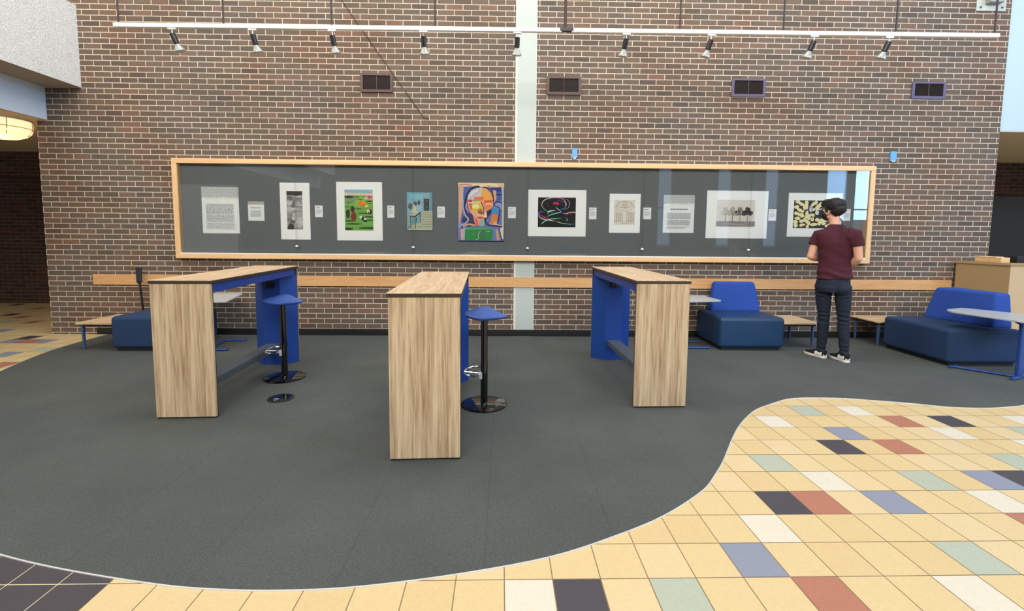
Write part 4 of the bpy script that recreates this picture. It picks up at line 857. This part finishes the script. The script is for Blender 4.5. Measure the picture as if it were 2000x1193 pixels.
# eyes and brows
for sx in (-1, 1):
    b = MB(); b.ell(hp(sx*.030, .080, .022), (.0125, .0105, .0085), mat('eye_white', '#e9e6e2', .3), HR, 14, 8); b.ell(hp(sx*.030, .0865, .022), (.0058, .0052, .0058), mat('iris', '#2b1a12', .2), HR, 12, 8); b.build('eye', person)
    b = MB(); b.tube([hp(sx*.014, .093, .044), hp(sx*.032, .089, .050), hp(sx*.050, .075, .044)], [.004, .005, .003], M_hair, 8); b.build('eyebrow', person)

# shirt
S = MB()
ringloft(S, [bp(0, .005, .955)+(.182, .118), bp(0, .005, 1.00)+(.180, .116), bp(0, .01, 1.10)+(.170, .108), bp(0, .01, 1.20)+(.170, .108), bp(0, .005, 1.30)+(.182, .114), bp(0, .0, 1.38)+(.202, .118), bp(0, .0, 1.45)+(.206, .108), bp(0, .0, 1.49)+(.204, .094), bp(0, 0, 1.53)+(.160, .080), (-.008, 0, 1.568, .092, .068), (-.010, 0, 1.592, .070, .062)], M_shirt, 36)
for S_, E_, sg in ((SHL, ELL, -1), (SHR, ELR, 1)):
    S.tube([S_+Vector((-sg*.07, 0, .02)), S_+Vector((0, 0, .0)), S_.lerp(E_, .28), S_.lerp(E_, .50)], [.054, .066, .070, .070], M_shirt, 24)
    S.ell(S_+Vector((-sg*.045, 0, -.035)), (.078, .072, .066), M_shirt); S.tube([S_+Vector((-sg*.06, 0, -.03)), S_.lerp(E_, .42)+Vector((-sg*.03, 0, 0))], [.07, .058], M_shirt, 24)
def shirt_fold(co, n):
    z = co.z; k = max(0, min(1, (1.12-z)/.12)); side = math.sin(z*70+2.2*math.sin(co.x*14)+co.y*8)
    a = .0075*k*side + .004*math.sin(z*34+co.x*22)*max(0, 1-abs(z-1.22)/.16)
    a += .006*noise.noise(Vector((co.x*9, co.y*9, z*5)))
    a += -.008*math.exp(-((co.x-.03)/.035)**2)*max(0, 1-abs(z-1.30)/.22)*(1 if co.y < 0 else 0)
    return co+n*a
shirt = remesh(S, 'tshirt', .0075, 9, shirt_fold, person, M_shirt)

# jeans
J = MB()
ringloft(J, [(-.003, .01, .80, .160, .122), (-.003, .01, .86, .178, .128), (-.002, .01, .93, .172, .118), (.0, .01, .985, .158, .104)], M_jean, 32)
for H_, K_, A_, sg in ((HIPL, KNL, ANL, -1), (HIPR, KNR, ANR, 1)):
    J.tube([H_+Vector((0, 0, -.02)), H_.lerp(K_, .30), H_.lerp(K_, .65), K_, K_.lerp(A_, .22), K_.lerp(A_, .5), K_.lerp(A_, .8), A_+Vector((0, 0, .02)), A_+Vector((0, .0, -.01))], [.090, .086, .074, .060, .062, .058, .049, .046, .052], M_jean, 24)
    J.ell(H_+Vector((0, -.035, -.05)), (.084, .085, .085), M_jean)
def jean_fold(co, n):
    z = co.z; a = .0045*noise.noise(Vector((co.x*10, co.y*10, z*14)))
    kn = math.exp(-((z-.50)/.075)**2); a += .0075*kn*math.sin(z*125+co.x*18+3*noise.noise(co*6))
    an = max(0, 1-z/.28); a += .0075*an*math.sin(z*110+co.x*30+4*noise.noise(co*7))
    th = math.exp(-((z-.76)/.05)**2); a += .006*th*math.sin(z*150-abs(co.x)*40)
    return co+n*a
jeans = remesh(J, 'jeans', .0075, 4, jean_fold, person, M_jean)

# hair: cap with a fuller top and quiff, faded at the nape
Hh = MB()
Hh.ell(hp(0, -.034, .062), (.094, .112, .092), M_hair, HR)
Hh.ell(hp(0, -.062, .018), (.086, .084, .076), M_hair, HR)
Hh.ell(hp(0, -.062, -.022), (.060, .044, .042), M_hair, HR)
Hh.ell(hp(.0, .050, .106), (.072, .056, .042), M_hair, HR)
Hh.ell(hp(-.02, .078, .095), (.046, .030, .026), M_hair, HR)
Hh.ell(hp(.02, .074, .088), (.044, .028, .026), M_hair, HR)
for sx in (-1, 1): Hh.ell(hp(sx*.068, .018, .030), (.012, .022, .040), M_hair, HR)
def hair_fn(co, n):
    q = HR.transposed() @ (co-HC); st = noise.noise(Vector((q.x*34, q.y*16, q.z*34)))
    return co+n*(.007*st+.004*noise.noise(co*90)+.006*max(0, q.z/.12)*noise.noise(co*22))
hair = remesh(Hh, 'hair', .0055, 2, hair_fn, person, M_hair)

# mask: shell over nose, mouth and chin, ear loops
Mk = MB()
Mk.ell(hp(0, .058, -.040), (.062, .062, .058), M_mask, HR); Mk.ell(hp(0, .096, -.010), (.022, .026, .026), M_mask, HR); Mk.ell(hp(0, .045, -.080), (.048, .050, .026), M_mask, HR)
mask = remesh(Mk, 'face_mask', .005, 3, None, person, M_mask)
for sx in (-1, 1):
    b = MB(); b.tube([hp(sx*.055, .045, -.015), hp(sx*.074, .012, .022), hp(sx*.082, -.018, .018), hp(sx*.080, -.024, -.010), hp(sx*.066, .008, -.034), hp(sx*.052, .050, -.060)], .0028, M_mask, 8); b.build('ear_loop', person)
# loose mask tie hanging down the back
b = MB(); b.tube([hp(.066, -.02, -.035), (.046, -.075, 1.62), (.052, -.088, 1.575), (.058, -.108, 1.53), (.066, -.127, 1.48), (.062, -.134, 1.44)], [.004, .005, .006, .007, .006, .003], M_mask, 8, flat=.5); b.build('mask_tie', person)

# shoes
def shoe(A_, ang):
    t = empty('shoe', (A_.x, A_.y, 0), ang); t.parent = person
    def outline(sc_, off=0):
        pts = [(.0, -.062), (.028, -.055), (.036, -.02), (.036, .04), (.046, .11), (.046, .16), (.030, .205), (.0, .222), (-.028, .208), (-.042, .165), (-.042, .11), (-.034, .04), (-.036, -.02), (-.028, -.055)]
        pts = catmull([Vector(p) for p in pts+[pts[0]]], 4)[:-1]; return [(x*sc_, (y-.07)*sc_+.07) for x, y in pts]
    b = MB(); b.prism(outline(1.04), .0, .030, M_sole); b.build('sole', t, bevel=.004, seg=2)
    U = MB(); n = 9; o = outline(1.0); N_ = len(o); vs = []; fs = []
    for i in range(n+1):
        q = i/n
        for x, y in o:
            f = max(0, (y-.03)/.19); zt = .098*(1-f)+.050*f; k_ = 1-.42*q**2.2; yy = (y-.0)*(1-.10*q*q) - .012*q
            vs.append((x*k_, yy, .026+(zt-.026)*math.sin(q*PI/2)))
    for i in range(n):
        for k in range(N_): fs.append((i*N_+k, i*N_+(k+1) % N_, (i+1)*N_+(k+1) % N_, (i+1)*N_+k))
    fs.append([n*N_+k for k in range(N_)]); fs.append(list(reversed(range(N_)))); U.add(vs, fs, M_shoe); U.build('upper', t, ang=1.1)
    b = MB()
    for sx in (-1, 1): b.add([(sx*.0375, -.045, .034), (sx*.0385, .045, .034), (sx*.036, .055, .060), (sx*.030, .03, .078), (sx*.031, .0, .062), (sx*.033, -.045, .075)], [(0,1,2,3,4,5)], M_sole)
    b.add([(-.026, -.0605, .034), (.026, -.0605, .034), (.024, -.052, .074), (-.024, -.052, .074)], [(0,1,2,3)], M_sole)
    o2 = b.build('side_stripe', t, smooth=False); md = o2.modifiers.new('s', 'SOLIDIFY'); md.thickness = .006; md.offset = 0
    b = MB()
    for q in range(4): y = .075+q*.022; z = .088-q*.008; b.tube([(-.022, y, z-.006), (0, y, z), (.022, y, z-.006)], .0035, M_sole if q < 0 else M_shoe, 6)
    b.build('laces', t)
shoe(ANL, math.radians(48)); shoe(ANR, math.radians(36))
